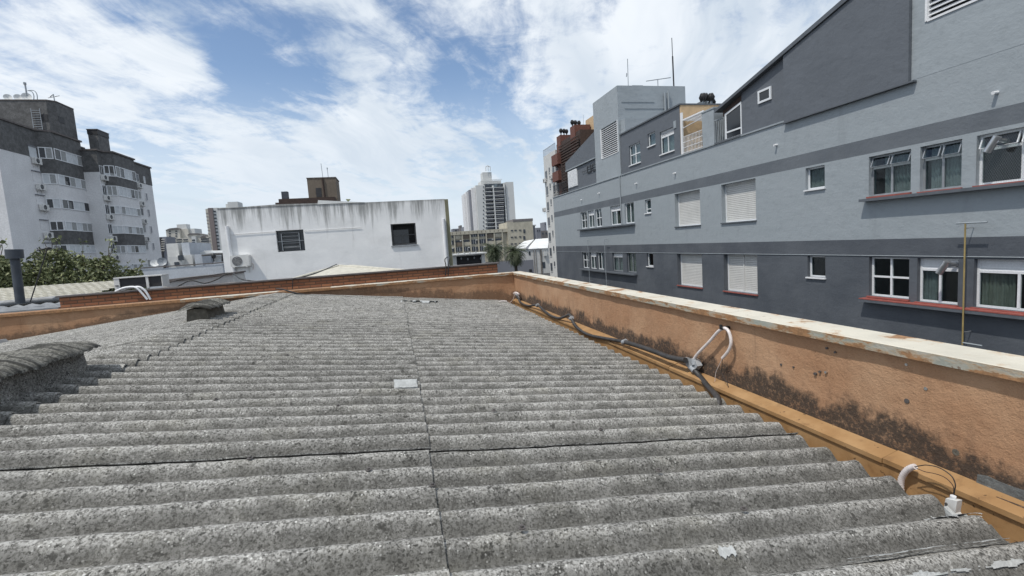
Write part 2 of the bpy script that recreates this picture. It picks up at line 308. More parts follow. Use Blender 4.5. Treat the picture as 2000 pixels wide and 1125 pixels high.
# ------------------------------------------------------------------ mesh tools
ORG = {}
class Frame:                                # local axes: u sideways, v up, n outward
    def __init__(s, O, u, n, v=(0, 0, 1)): s.O, s.u, s.n, s.v = Vector(O), Vector(u), Vector(n), Vector(v)
    def p(s, a, b, c=0.0): return s.O + s.u*a + s.v*b + s.n*c
class MB:
    def __init__(s): s.V = []; s.F = []; s.smooth = False
    def add(s, vs, fs):
        k = len(s.V); s.V += [tuple(v) for v in vs]; s.F += [tuple(i+k for i in f) for f in fs]; return s
    def quad(s, a, b, c, d): return s.add([a, b, c, d], [(0, 1, 2, 3)])
    def hexa(s, p): return s.add(p, [(0, 3, 2, 1), (4, 5, 6, 7), (0, 1, 5, 4), (1, 2, 6, 5), (2, 3, 7, 6), (3, 0, 4, 7)])
    def box(s, x0, x1, y0, y1, z0, z1):
        return s.hexa([(x0, y0, z0), (x1, y0, z0), (x1, y1, z0), (x0, y1, z0), (x0, y0, z1), (x1, y0, z1), (x1, y1, z1), (x0, y1, z1)])
    def fbox(s, f, u0, u1, v0, v1, n0, n1):
        return s.hexa([f.p(u0, v0, n0), f.p(u1, v0, n0), f.p(u1, v0, n1), f.p(u0, v0, n1), f.p(u0, v1, n0), f.p(u1, v1, n0), f.p(u1, v1, n1), f.p(u0, v1, n1)])
    def prism(s, pts, off):                 # closed outline swept along off
        n = len(pts); o = Vector(off); a = [Vector(p) for p in pts]
        return s.add(a + [p+o for p in a], [tuple(range(n-1, -1, -1)), tuple(range(n, 2*n))] + [(i, (i+1) % n, (i+1) % n+n, i+n) for i in range(n)])
    def tube(s, pts, r, seg=8, r1=None, cap=True):
        pts = [Vector(p) for p in pts]; n = len(pts); vs = []; fs = []; a = None
        for i, p in enumerate(pts):
            d = (pts[min(i+1, n-1)] - pts[max(i-1, 0)]).normalized()
            if a is None: a = d.orthogonal()
            a = a - d*a.dot(d); a.normalize(); b = d.cross(a)
            rr = r[i] if isinstance(r, (list, tuple)) else (r if r1 is None else r + (r1-r)*i/(n-1))
            for k in range(seg):
                t = 2*math.pi*k/seg; vs.append(p + a*math.cos(t)*rr + b*math.sin(t)*rr)
        for i in range(n-1):
            for k in range(seg):
                k2 = (k+1) % seg; fs.append((i*seg+k, i*seg+k2, (i+1)*seg+k2, (i+1)*seg+k))
        if cap and seg > 2:
            k0 = len(vs); vs += vs[:seg] + vs[-seg:]                 # own corners, so the ends stay crisp
            fs += [tuple(range(k0+seg-1, k0-1, -1)), tuple(range(k0+seg, k0+2*seg))]
        s.add(vs, fs); s.smooth = True; return s
    def cyl(s, c, r, h, seg=16, r1=None, axis=(0, 0, 1)):
        c = Vector(c); return s.tube([c, c + Vector(axis)*h], r, seg, r if r1 is None else r1)
    def ball(s, c, r, sz=1.0, seg=10, rings=6):
        c = Vector(c); vs = []; fs = []
        for i in range(rings+1):
            a = math.pi*i/rings
            for k in range(seg): b = 2*math.pi*k/seg; vs.append(c + Vector((r*math.sin(a)*math.cos(b), r*math.sin(a)*math.sin(b), r*sz*math.cos(a))))
        for i in range(rings):
            for k in range(seg): fs.append((i*seg+k, i*seg+(k+1) % seg, (i+1)*seg+(k+1) % seg, (i+1)*seg+k))
        s.smooth = True; return s.add(vs, fs)
    def wall(s, f, u0, u1, v0, v1, holes, depth):   # sheet with openings and their reveals
        us = sorted(set([u0, u1] + [h[0] for h in holes] + [h[1] for h in holes])); vs = sorted(set([v0, v1] + [h[2] for h in holes] + [h[3] for h in holes]))
        for i in range(len(us)-1):
            for j in range(len(vs)-1):
                cu, cv = (us[i]+us[i+1])/2, (vs[j]+vs[j+1])/2
                if any(h[0] < cu < h[1] and h[2] < cv < h[3] for h in holes): continue
                s.quad(f.p(us[i], vs[j]), f.p(us[i+1], vs[j]), f.p(us[i+1], vs[j+1]), f.p(us[i], vs[j+1]))
        for a, b, c, d in [h[:4] for h in holes]:
            for (p, q), (r, t) in (((a, c), (b, c)), ((b, c), (b, d)), ((b, d), (a, d)), ((a, d), (a, c))):
                s.quad(f.p(p, q), f.p(r, t), f.p(r, t, -depth), f.p(p, q, -depth))
        return s
    def build(s, name, mt, parent=None, org=None):
        me = bpy.data.meshes.new(name); o = bpy.data.objects.new(name, me); C.objects.link(o)
        if parent is not None:
            O = ORG[parent]; o.parent = parent; ORG[o] = O
        else:
            if org is None:
                a = np.array(s.V); org = ((a[:, 0].min()+a[:, 0].max())/2, (a[:, 1].min()+a[:, 1].max())/2, a[:, 2].min())
            O = Vector(org); o.location = O; ORG[o] = O
        me.from_pydata([(v[0]-O.x, v[1]-O.y, v[2]-O.z) for v in s.V], [], s.F)
        if s.smooth: me.polygons.foreach_set('use_smooth', [True]*len(me.polygons))
        me.materials.append(MATS[mt] if isinstance(mt, str) else mt); me.update()
        return o
def tag(o, label=None, cat=None, group=None, kind=None):
    for k, v in (('label', label), ('category', cat), ('group', group), ('kind', kind)):
        if v: o[k] = v
    return o
def thing(name, label, cat, loc, group=None):
    o = bpy.data.objects.new(name, None); C.objects.link(o); o.location = loc; o.empty_display_size = .2; ORG[o] = Vector(loc)
    return tag(o, label, cat, group, 'thing')
def flat(o):
    o.data.polygons.foreach_set('use_smooth', [False]*len(o.data.polygons)); return o
def copy_tree(o, parent=None):
    c = o.copy(); C.objects.link(c)
    if parent is not None: c.parent = parent
    for ch in [x for x in C.objects if x.parent == o]: copy_tree(ch, c)
    return c
def smooth_path(pts, n=6):
    pts = [Vector(p) for p in pts]; out = []
    for i in range(len(pts)-1):
        p0, p1, p2, p3 = pts[max(i-1, 0)], pts[i], pts[i+1], pts[min(i+2, len(pts)-1)]
        for k in range(n):
            t = k/n; out.append(.5*((2*p1) + (p2-p0)*t + (2*p0-5*p1+4*p2-p3)*t*t + (3*p1-p0-3*p2+p3)*t**3))
    return out + [pts[-1]]
def bar(mb, a, b, r): mb.tube([a, b], r, 5); return mb
Z = CZ

# ------------------------------------------------------------------ setting: street level
gm = MB(); gm.quad((-2600, -600, 0), (2600, -600, 0), (2600, 4200, 0), (-2600, 4200, 0)); tag(gm.build('ground', 'asphalt', org=(0, 0, 0)), kind='structure')

# ------------------------------------------------------------------ the roof we stand on
PITCHC, AMP, YC = 0.177, 0.0275, 2.066
XR, XE, XS = -2.3, 2.22, 0.08              # ridge, eave, sheet seam
def roof_z(x):                              # mean level of the sheets
    return np.where(x > XR, Z-.98-.121*(x-XS), Z-.98-.121*(XR-XS)-.098*(XR-x)) - AMP
def corr(y): return AMP*np.cos(2*np.pi*(y-YC)/PITCHC)
def lump(x, y): return .0012*np.sin(x*9.1+y*3.3)+.0014*np.sin(x*3.7-y*5.1+1)+.0010*np.sin(x*21+y*13)+.0008*np.sin(x*47-y*31)
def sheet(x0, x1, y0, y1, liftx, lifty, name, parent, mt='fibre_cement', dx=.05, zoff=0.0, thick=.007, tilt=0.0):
    nx = max(2, int(round((x1-x0)/dx))+1); ny = int(round((y1-y0)/(PITCHC/14)))+1
    X, Y = np.meshgrid(np.linspace(x0, x1, nx), np.linspace(y0, y1, ny), indexing='ij')
    ty = (y1-Y)/(y1-y0); tx = (X-x0)/(x1-x0)
    Zt = roof_z(X) + corr(Y) + lump(X, Y) + zoff + lifty*ty + liftx*tx + tilt*(Y-y0)
    rng = np.random.RandomState(int(abs(x0*91+y0*37))+3)
    Zt += (rng.rand(nx, ny)-.5)*.0016
    mb = MB(); idx = np.arange(nx*ny).reshape(nx, ny)
    mb.V = list(map(tuple, np.stack([X, Y, Zt], -1).reshape(-1, 3)))
    mb.F = list(map(tuple, np.stack([idx[:-1, :-1], idx[1:, :-1], idx[1:, 1:], idx[:-1, 1:]], -1).reshape(-1, 4)))
    for ring in (idx[0], idx[-1], idx[:, 0], idx[:, -1]):        # edges
        k = len(mb.V); tp = [mb.V[i] for i in ring]
        mb.V += tp + [(a, b, c-thick) for a, b, c in tp]; n = len(tp)
        mb.F += [(k+i, k+i+1, k+n+i+1, k+n+i) for i in range(n-1)]
    mb.smooth = True
    return mb.build(name, mt, parent)
own = thing('low_rooftop_building', 'near building whose weathered grey corrugated roof fills the foreground inside ochre parapets', 'building', (0, 4, 0))
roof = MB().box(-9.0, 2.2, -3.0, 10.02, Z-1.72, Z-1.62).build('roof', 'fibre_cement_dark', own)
ye = [1.181+.025+1.062*k for k in range(-3, 9)]
for col, (x0, x1, lx, zo, dx) in enumerate(((-.10, XE, 0.0, 0.0, .05), (-2.16, XS, .004, .011, .05), (-5.6, -2.44, 0.0, .008, .4), (-9.0, -5.5, 0.0, 0.0, .5))):
    for i, y in enumerate(ye):
        y1 = min(y+1.062+.12, 10.06)
        if y1-y < .3: continue
        j = random.uniform(-.012, .012)
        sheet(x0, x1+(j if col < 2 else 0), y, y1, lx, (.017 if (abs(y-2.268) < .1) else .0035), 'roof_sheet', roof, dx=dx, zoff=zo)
for i, y in enumerate([1.181+.025+1.062*k-.53 for k in range(-2, 9)]):       # corrugated ridge pieces, both flanks
    y1 = min(y+1.062+.10, 10.05)
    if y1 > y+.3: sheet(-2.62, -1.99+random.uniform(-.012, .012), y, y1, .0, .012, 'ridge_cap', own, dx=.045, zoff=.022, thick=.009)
MB().box(-9.25, 2.45, -3.2, 10.1, 0.0, Z-1.75).build('wall', 'pale_wall', own)
# gutter along the right eave with its ochre flashing
g = MB(); g.quad((2.10, -3, Z-1.46), (2.40, -3, Z-1.46), (2.40, 10.12, Z-1.46), (2.10, 10.12, Z-1.46)); g.box(2.398, 2.43, -3, 10.12, Z-1.6, Z-1.268)
gut = g.build('gutter', 'ochre_flashing', own)
y = -3.0
for ln in (2.9, 2.0, 2.02, 1.97, 2.05, 2.12, 2.1):
    k = random.uniform(-.004, .004); y2 = min(y+ln, 10.11)
    fl = MB(); fl.prism([(2.385, y, Z-1.283+k), (2.385, y, Z-1.258+k), (2.487, y, Z-1.232+k), (2.487, y, Z-1.262+k)], (0, y2-y-.006, 0)); fl.build('flashing', 'ochre_flashing', gut)
    y = y2
# parapets
def rough_wall(name, mt, parent, axis, a0, a1, plane, z0, z1, back, miss=None):
    """rendered parapet face with a slightly uneven surface"""
    na, nz = int((a1-a0)/.06), max(4, int((z1-z0)/.05)); mb = MB(); rng = np.random.RandomState(5)
    for i in range(na+1):
        for k in range(nz+1):
            a = a0+(a1-a0)*i/na; zz = z0+(z1-z0)*k/nz
            d = .004*math.sin(a*2.1+zz*3)+.003*math.sin(a*5.3-zz*7+1)+.002*math.sin(a*13+zz*11)
            if miss and miss(a, zz): d += .03
            mb.V.append((plane+d, a, zz) if axis == 'y' else (a, plane+d, zz))
    for i in range(na):
        for k in range(nz):
            q = i*(nz+1)+k; mb.F.append((q, q+nz+1, q+nz+2, q+1))
    mb.smooth = True
    return mb
par = rough_wall('p', '', None, 'y', -3.0, 10.15, 2.49, Z-1.60, Z-.70, .15)
pm = par.build('parapet', 'ochre_render', own)
MB().box(2.51, 2.66, -3.0, 10.30, 0.0, Z-.695).build('parapet_core', 'pale_wall', pm)
prng = random.Random(3)
y = -3.0
while y < 10.3:
    y2 = min(y+prng.uniform(1.9, 2.3), 10.36)
    j = prng.uniform(-.002, .002)
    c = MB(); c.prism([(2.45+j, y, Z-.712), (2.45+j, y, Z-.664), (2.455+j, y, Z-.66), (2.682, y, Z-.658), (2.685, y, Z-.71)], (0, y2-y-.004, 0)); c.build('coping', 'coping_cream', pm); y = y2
back = rough_wall('p', '', None, 'x', -9.2, 2.495, 10.15, Z-1.7, Z-.70, .15)
pb = back.build('parapet', 'ochre_render_back', own)
MB().box(-9.3, 2.50, 10.17, 10.31, 0.0, Z-.697).build('parapet_core', 'pale_wall', pb)
x = -9.3
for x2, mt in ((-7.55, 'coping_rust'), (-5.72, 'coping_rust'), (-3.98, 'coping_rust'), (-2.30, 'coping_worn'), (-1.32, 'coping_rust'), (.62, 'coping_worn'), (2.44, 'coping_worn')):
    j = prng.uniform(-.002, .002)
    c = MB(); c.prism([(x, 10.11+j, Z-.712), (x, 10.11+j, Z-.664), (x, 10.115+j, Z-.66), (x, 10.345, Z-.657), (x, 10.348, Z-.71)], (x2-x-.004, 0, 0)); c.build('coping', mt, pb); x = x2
MB().box(-9.32, -9.2, -3, 10.14, 0, Z-.69).build('parapet_end', 'ochre_render', own)
# low mortar fillet at the foot of the back parapet
fm = MB(); fm.prism([(-2.6, 10.14, Z-.70), (-2.6, 10.06, Z-.712), (-2.6, 10.06, Z-.76), (-2.6, 10.14, Z-.76)], (5.0, 0, -.121*5.0)); fm.build('mortar_fillet', 'ochre_render_back', own)
# missing render and a broken strip at the near end of the right wall, old bolts and knocks
def on_wall(px, py, d=0.0): return P(px, py, X=2.49-d)
def chip(pts, mt, name, parent, d0=.006, d1=-.004):
    q = [on_wall(a, b) for a, b in pts]; mb = MB(); mb.prism([(2.49-d0, p.y, p.z) for p in q], (d0-d1, 0, 0)); return mb.build(name, mt, parent)
chip([(1912, 926), (1931, 929), (1950, 938), (1968, 945), (1985, 951), (2040, 968), (2040, 998), (2000, 984), (1975, 975), (1950, 966), (1925, 956), (1909, 948)], 'soil_green', 'bare_patch', pm, .010)
for pts in ([(1936, 966), (1962, 966), (2060, 1004), (2060, 1022), (2000, 997), (1946, 974)],): chip(pts, 'ochre_render', 'loose_render', pm, .05, .012)
for px, py, r, mt in ((1771, 712, .009, 'silver'), (1809, 759, .011, 'silver'), (1613, 727, .010, 'silver'), (1592, 730, .012, 'screw'), (1601, 726, .009, 'screw'), (1772, 783, .016, 'screw'), (1808, 831, .013, 'screw'), (1526, 712, .01, 'screw'), (1550, 717, .008, 'screw'), (1615, 680, .009, 'screw'), (1631, 688, .008, 'screw'), (1868, 883, .02, 'weathered_wood')):
    p = on_wall(px, py); MB().cyl(p + Vector((.008, 0, 0)), r*.75, .013, 9, r*.8, (-1, 0, 0)).build('wall_plug', mt, pm)
# roofing screws with their washers
screws = [(490, 903), (845, 953), (1544-760, 863), (960, 800), (660, 800), (1180, 850), (320, 870), (1010, 1020), (720, 930), (1290, 930), (560, 700), (960, 700), (1150, 720), (430, 780), (880, 640), (1450, 1000)]
def on_roof(px, py):
    r = ray(px, py); t = (-.98+.121*XS)/(r.z+.121*r.x); p = r*t; p.z += CZ; return p
def surf(x, y, lift=.012): return float(roof_z(np.array(x)) + corr(np.array(y)) + lump(np.array(x), np.array(y))) + lift
first = None
for px, py in screws:
    p = on_roof(px, py); y = YC + round((p.y-YC)/PITCHC)*PITCHC; 
    if first is None:
        mb = MB(); b0 = Vector((p.x, y, surf(p.x, y, .018))); mb.cyl(b0, .013, .004, 10); mb.cyl(b0 + Vector((0, 0, .004)), .006, .007, 6)
        first = mb.build('roofing_screw', 'screw', roof); fp = b0
    else:
        c = first.copy(); C.objects.link(c); c.location = Vector((p.x, y, surf(p.x, y, .018))) - fp
# white repair patches following the corrugation
def patch(x0, x1, y0, y1, name, seed, thr=.0, lift=.02, nx=40, ny=26, mt='sealant'):
    rng = np.random.RandomState(seed); mb = MB(); idx = {}
    ph = rng.rand(6)*6
    for i in range(nx+1):
        for j in range(ny+1):
            u, v = i/nx, j/ny; x = x0+(x1-x0)*u; y = y0+(y1-y0)*v
            e = .22*math.sin(u*9+ph[0])+.16*math.sin(u*23+ph[1])+.1*math.sin(u*41+ph[2]+v*9)
            if abs(v-.5)*2 > 1-thr + thr*e*1.6: continue
            if min(u, 1-u) < .02+thr*.06*(1+math.sin(v*11+ph[3])): continue
            idx[i, j] = len(mb.V); mb.V.append((x, y, surf(x, y, lift)+.002*math.sin(u*50+v*30)*thr))
    for (i, j) in list(idx):
        if all(k in idx for k in ((i+1, j), (i+1, j+1), (i, j+1))): mb.F.append((idx[i, j], idx[i+1, j], idx[i+1, j+1], idx[i, j+1]))
    k = len(mb.V)
    mb.V += [(a, b, c-.012) for a, b, c in mb.V]; mb.F += [tuple(q+k for q in reversed(f)) for f in mb.F]
    mb.smooth = True
    return tag(mb.build(name, mt, roof), name.replace('_', ' ') + ' smeared on the corrugated sheet' if False else None)
patch(-.095, .078, 3.415, 3.485, 'repair_patch', 1, .12, .033)
patch(-.02, .80, 9.03, 9.33, 'repair_patch', 2, .55, .034, 60, 14)
patch(1.34, 2.16, 1.185, 1.228, 'sealant_smear', 4, .45, .0235, 90, 12)
patch(1.45, 2.12, 1.115, 1.145, 'sealant_smear', 9, .6, .012, 90, 10)
patch(.97, 1.04, 1.31, 1.35, 'sealant_smear', 6, .35, .012)
patch(2.02, 2.235, 1.34, 1.47, 'sealant_smear', 8, .45, .012)
patch(1.0, 1.4, 1.03, 1.09, 'repair_patch', 12, .2, .010, mt='light_grey_trim') if False else None

# ridge ventilators
def ridge_vent(y0, y1, xa, xb, zb, zt, label, big):
    t = thing('ridge_vent', label, 'roof vent', ((xa+xb)/2, (y0+y1)/2, zb), 'hooded vents on the ridge')
    b = MB(); b.prism([(xa, y0, zb-.05), (xb, y0, zb-.05), (xb-.03, y0, zt-.02), (xa+.03, y0, zt-.02)], (0, y1-y0, 0)); 
    b.build('vent_box', 'weathered_wood' if not big else 'fibre_cement_dark', t)
    n = int((y1-y0+.16)/.012); m = 14; mb = MB(); w = (xb-xa)/2+.06; xc = (xa+xb)/2; ya, yb = y0-.06, y1+.08
    for layer in (0, .012):
        for i in range(n+1):
            yy = ya+(yb-ya)*i/n
            ends = min(1.0, min(i, n-i)/(n*.18)); ends = math.sin(ends*math.pi/2)
            for k in range(m+1):
                a = -1+2*k/m
                zz = zt + .048*(1-abs(a)**2.4)*(.45+.55*ends) - .016*abs(a)**3 + (.006 if big else .010)*math.sin(yy*2*math.pi/(.085 if big else .11)+a*.4)*(1-.25*abs(a)) + .004*math.sin(yy*17+a*5) + .002*math.sin(yy*41+a*13)
                mb.V.append((xc+a*w*(.92+.08*ends)+.006*math.sin(yy*23+a), yy, zz-layer))
    N = (n+1)*(m+1)
    for L in (0, 1):
        for i in range(n):
            for k in range(m): q = L*N+i*(m+1)+k; mb.F.append((q, q+m+1, q+m+2, q+1))
    for i in range(n):
        for k in (0, m): q = i*(m+1)+k; mb.F.append((q, q+m+1, q+m+1+N, q+N))
    for k in range(m):
        for i in (0, n): q = i*(m+1)+k; mb.F.append((q, q+1, q+1+N, q+N))
    mb.smooth = True; mb.build('hood', 'mossy_cement', t)
ridge_vent(2.55, 3.88, -2.46, -2.13, Z-.72, Z-.515, 'long mossy ridge vent with a fluted hood, cut by the left edge of the photo', True)
ridge_vent(6.42, 7.0, -2.50, -2.24, Z-.72, Z-.525, 'short stubby ridge vent with a lumpy hood, further along the ridge near the back parapet', False)
# small piece of flashing poking up at the far left
fp_ = thing('flashing_scrap', 'small metal scrap with shadow wedge at the foot of the ochre back parapet, far left', 'flashing', (-7.3, 9.6, Z-1.2))
mb = MB(); mb.prism([(-7.7, 9.55, Z-1.26), (-6.45, 9.55, Z-1.145), (-6.55, 9.6, Z-1.06), (-7.7, 9.65, Z-1.16)], (0, .25, 0)); mb.build('sheet_metal', 'tin_roof', fp_)
mb = MB(); mb.prism([(-6.62, 9.53, Z-1.15), (-6.36, 9.53, Z-1.125), (-6.56, 9.53, Z-1.04)], (0, .02, 0)); mb.build('shadow_wedge', 'black_metal', fp_)  # black triangle stands in for the shadow at the strip's end

# ------------------------------------------------------------------ conduits on the right parapet
def wp(pts, x=2.445): return [P(980+a/3.846, 530+b/3.846, X=x) for a, b in pts]
hose = thing('cable_hose', 'long dark flexible hose lying on the gutter flashing along the right parapet', 'hose', (2.44, 6, Z-1.25))
MB().tube(smooth_path(wp([(112, 185), (125, 205), (140, 232), (168, 250), (205, 260), (240, 254), (268, 255), (292, 270), (318, 295), (360, 328), (395, 344), (430, 352), (470, 342), (508, 326), (520, 345), (535, 378), (560, 415), (600, 448), (660, 480), (760, 502), (850, 517), (925, 531)], 2.385), 5), .021, 10).build('hose', 'hose_grey', hose)
MB().tube(smooth_path(wp([(918, 530), (1000, 552), (1150, 603), (1260, 645), (1380, 668)], 2.385), 6), .026, 10).build('hose', 'hose_grey', hose)
for a, b in ((522, 352), (922, 530), (268, 255)):
    p = wp([(a, b)], 2.385)[0]; MB().tube([p + Vector((0, -.03, .012)), p + Vector((0, .03, -.012))], .030, 10).build('hose_clamp', 'condulet', hose)
jb = thing('junction_box', 'pale grey conduit box joining the dark hose to the white hooped tube', 'junction box', wp([(1420, 710)])[0])
q = wp([(1375, 668), (1418, 655), (1452, 672), (1470, 712), (1440, 750), (1400, 728), (1380, 695)], 2.42)
MB().prism(q, (.05, 0, 0)).build('box_body', 'condulet', jb)
MB().tube(wp([(1448, 700), (1440, 655)], 2.43), .027, 12).build('threaded_collar', 'condulet', jb)
MB().tube(wp([(1430, 722), (1452, 748)], 2.43), .030, 12).build('threaded_collar', 'condulet', jb)
MB().tube(wp([(1400, 672), (1376, 668)], 2.43), .030, 12).build('threaded_collar', 'condulet', jb)
MB().cyl(wp([(1428, 690)], 2.42)[0], .006, .008, 8, None, (-1, 0, 0)).build('lid_screw', 'screw', jb)
th = thing('cable_hose', 'short straight dark hose running down from the pale conduit box to the roof edge', 'hose', wp([(1540, 850)])[0])
e = P(980+1625/3.846, 530+955/3.846, X=2.20)
MB().tube(smooth_path([*wp([(1448, 742), (1500, 805)], 2.43), P(980+1560/3.846, 530+880/3.846, X=2.34), e, e + Vector((-.05, -.06, -.06))], 5), .024, 10).build('hose', 'hose_grey', th)
hp = thing('conduit_hoop', 'white plastic tube bent in a hoop against the right parapet, bare wires hanging out', 'conduit', wp([(1680, 430)])[0])
MB().tube(smooth_path(wp([(1442, 660), (1480, 610), (1560, 528), (1620, 458), (1655, 433), (1680, 428), (1705, 452), (1720, 500), (1722, 545), (1708, 588), (1685, 622), (1658, 652)], 2.435), 5), .0125, 10).build('tube', 'white_hose', hp)
MB().tube(smooth_path(wp([(1660, 648), (1640, 690), (1612, 750), (1602, 810), (1596, 885)], 2.445), 5), .0025, 6).build('wire', 'white_wire', hp)
MB().tube(smooth_path(wp([(1657, 650), (1655, 700), (1653, 755), (1672, 805), (1698, 850), (1703, 900), (1703, 970)], 2.44), 5), .0028, 6).build('wire', 'black_rubber', hp)
p = wp([(1688, 424)], 2.47)[0]; mb = MB(); mb.box(p.x-.05, p.x+.02, p.y-.02, p.y+.02, p.z-.008, p.z+.012); mb.cyl((p.x-.05, p.y, p.z), .012, .03, 8); mb.build('bracket', 'black_metal', hp)
c0 = thing('conduit_elbow', 'pale bent tube end and knotted cables in the far corner of the parapet', 'conduit', wp([(105, 175)])[0])
MB().tube(smooth_path(wp([(90, 168), (100, 160), (116, 163), (128, 172)], 2.42), 5), .02, 8).build('tube', 'white_hose', c0)
MB().tube(wp([(112, 172), (130, 205)], 2.43), .032, 10).build('collar', 'condulet', c0)
MB().tube(smooth_path(wp([(100, 165), (92, 195), (80, 220), (60, 236)], 2.36), 4), .010, 6).build('cable', 'white_hose', c0)
MB().tube(smooth_path([P(990, 588, X=2.18), P(980, 588, X=2.08), P(968, 591, X=1.95)], 4), .010, 6).build('cable', 'white_hose', c0)
# corrugated white tube with loose wire and box near the bottom right corner
def w8(pts, x): return [P(1400+a/2.143, 600+b/2.143, X=x) for a, b in pts]
lt = thing('corrugated_tube', 'white ribbed tube stub curving out of the gutter at the near right', 'conduit', w8([(790, 720)], 2.33)[0])
path = smooth_path(w8([(772, 775), (770, 745), (772, 722), (780, 702), (794, 684), (812, 672), (830, 667)], 2.36), 8)
MB().tube(path, [.0135+.0016*math.sin(i*2.1) for i in range(len(path))], 12).build('tube', 'white_hose', lt)
MB().tube(smooth_path(w8([(828, 668), (855, 663), (880, 661), (920, 668), (955, 685), (985, 710), (998, 740), (996, 765), (990, 795)], 2.33), 6), .0024, 6).build('wire', 'black_rubber', lt)
MB().tube(smooth_path(w8([(832, 672), (870, 688), (910, 696), (950, 710), (980, 735), (992, 760), (988, 795)], 2.335), 6), .0018, 6).build('wire', 'dark_brown', lt)
bx = thing('junction_box', 'small white outlet box on the near right roof edge', 'junction box', w8([(985, 840)], 2.25)[0])
q = w8([(958, 800), (1006, 812), (998, 862), (1010, 880), (985, 870), (950, 838)], 2.25); MB().prism(q, (.03, 0, 0)).build('box_body', 'ac_white', bx)
MB().tube(w8([(986, 815), (990, 790)], 2.265), .011, 10).build('cable_gland', 'white_frame', bx)
MB().cyl(w8([(962, 822)], 2.25)[0], .005, .006, 8, None, (-1, 0, 0)).build('screw_hole', 'screw', bx)
q = w8([(950, 835), (985, 868), (1030, 872), (1070, 898), (1085, 905), (1030, 930), (985, 900), (960, 880)], 2.165); MB().prism(q, (.02, 0, 0)).build('sealant_blob', 'sealant', bx)
# black cable lying over the back coping
bc = thing('cable', 'black cable drooping over the coping of the back parapet onto the roof', 'cable', P(560, 570, Y=10.05))
MB().tube(smooth_path([P(540, 564, Y=10.08), P(552, 565, Y=10.05), P(572, 571, Y=10.02), P(600, 576, Y=10.0), P(650, 578, Y=9.96)], 5), .014, 7).build('cable', 'black_rubber', bc)

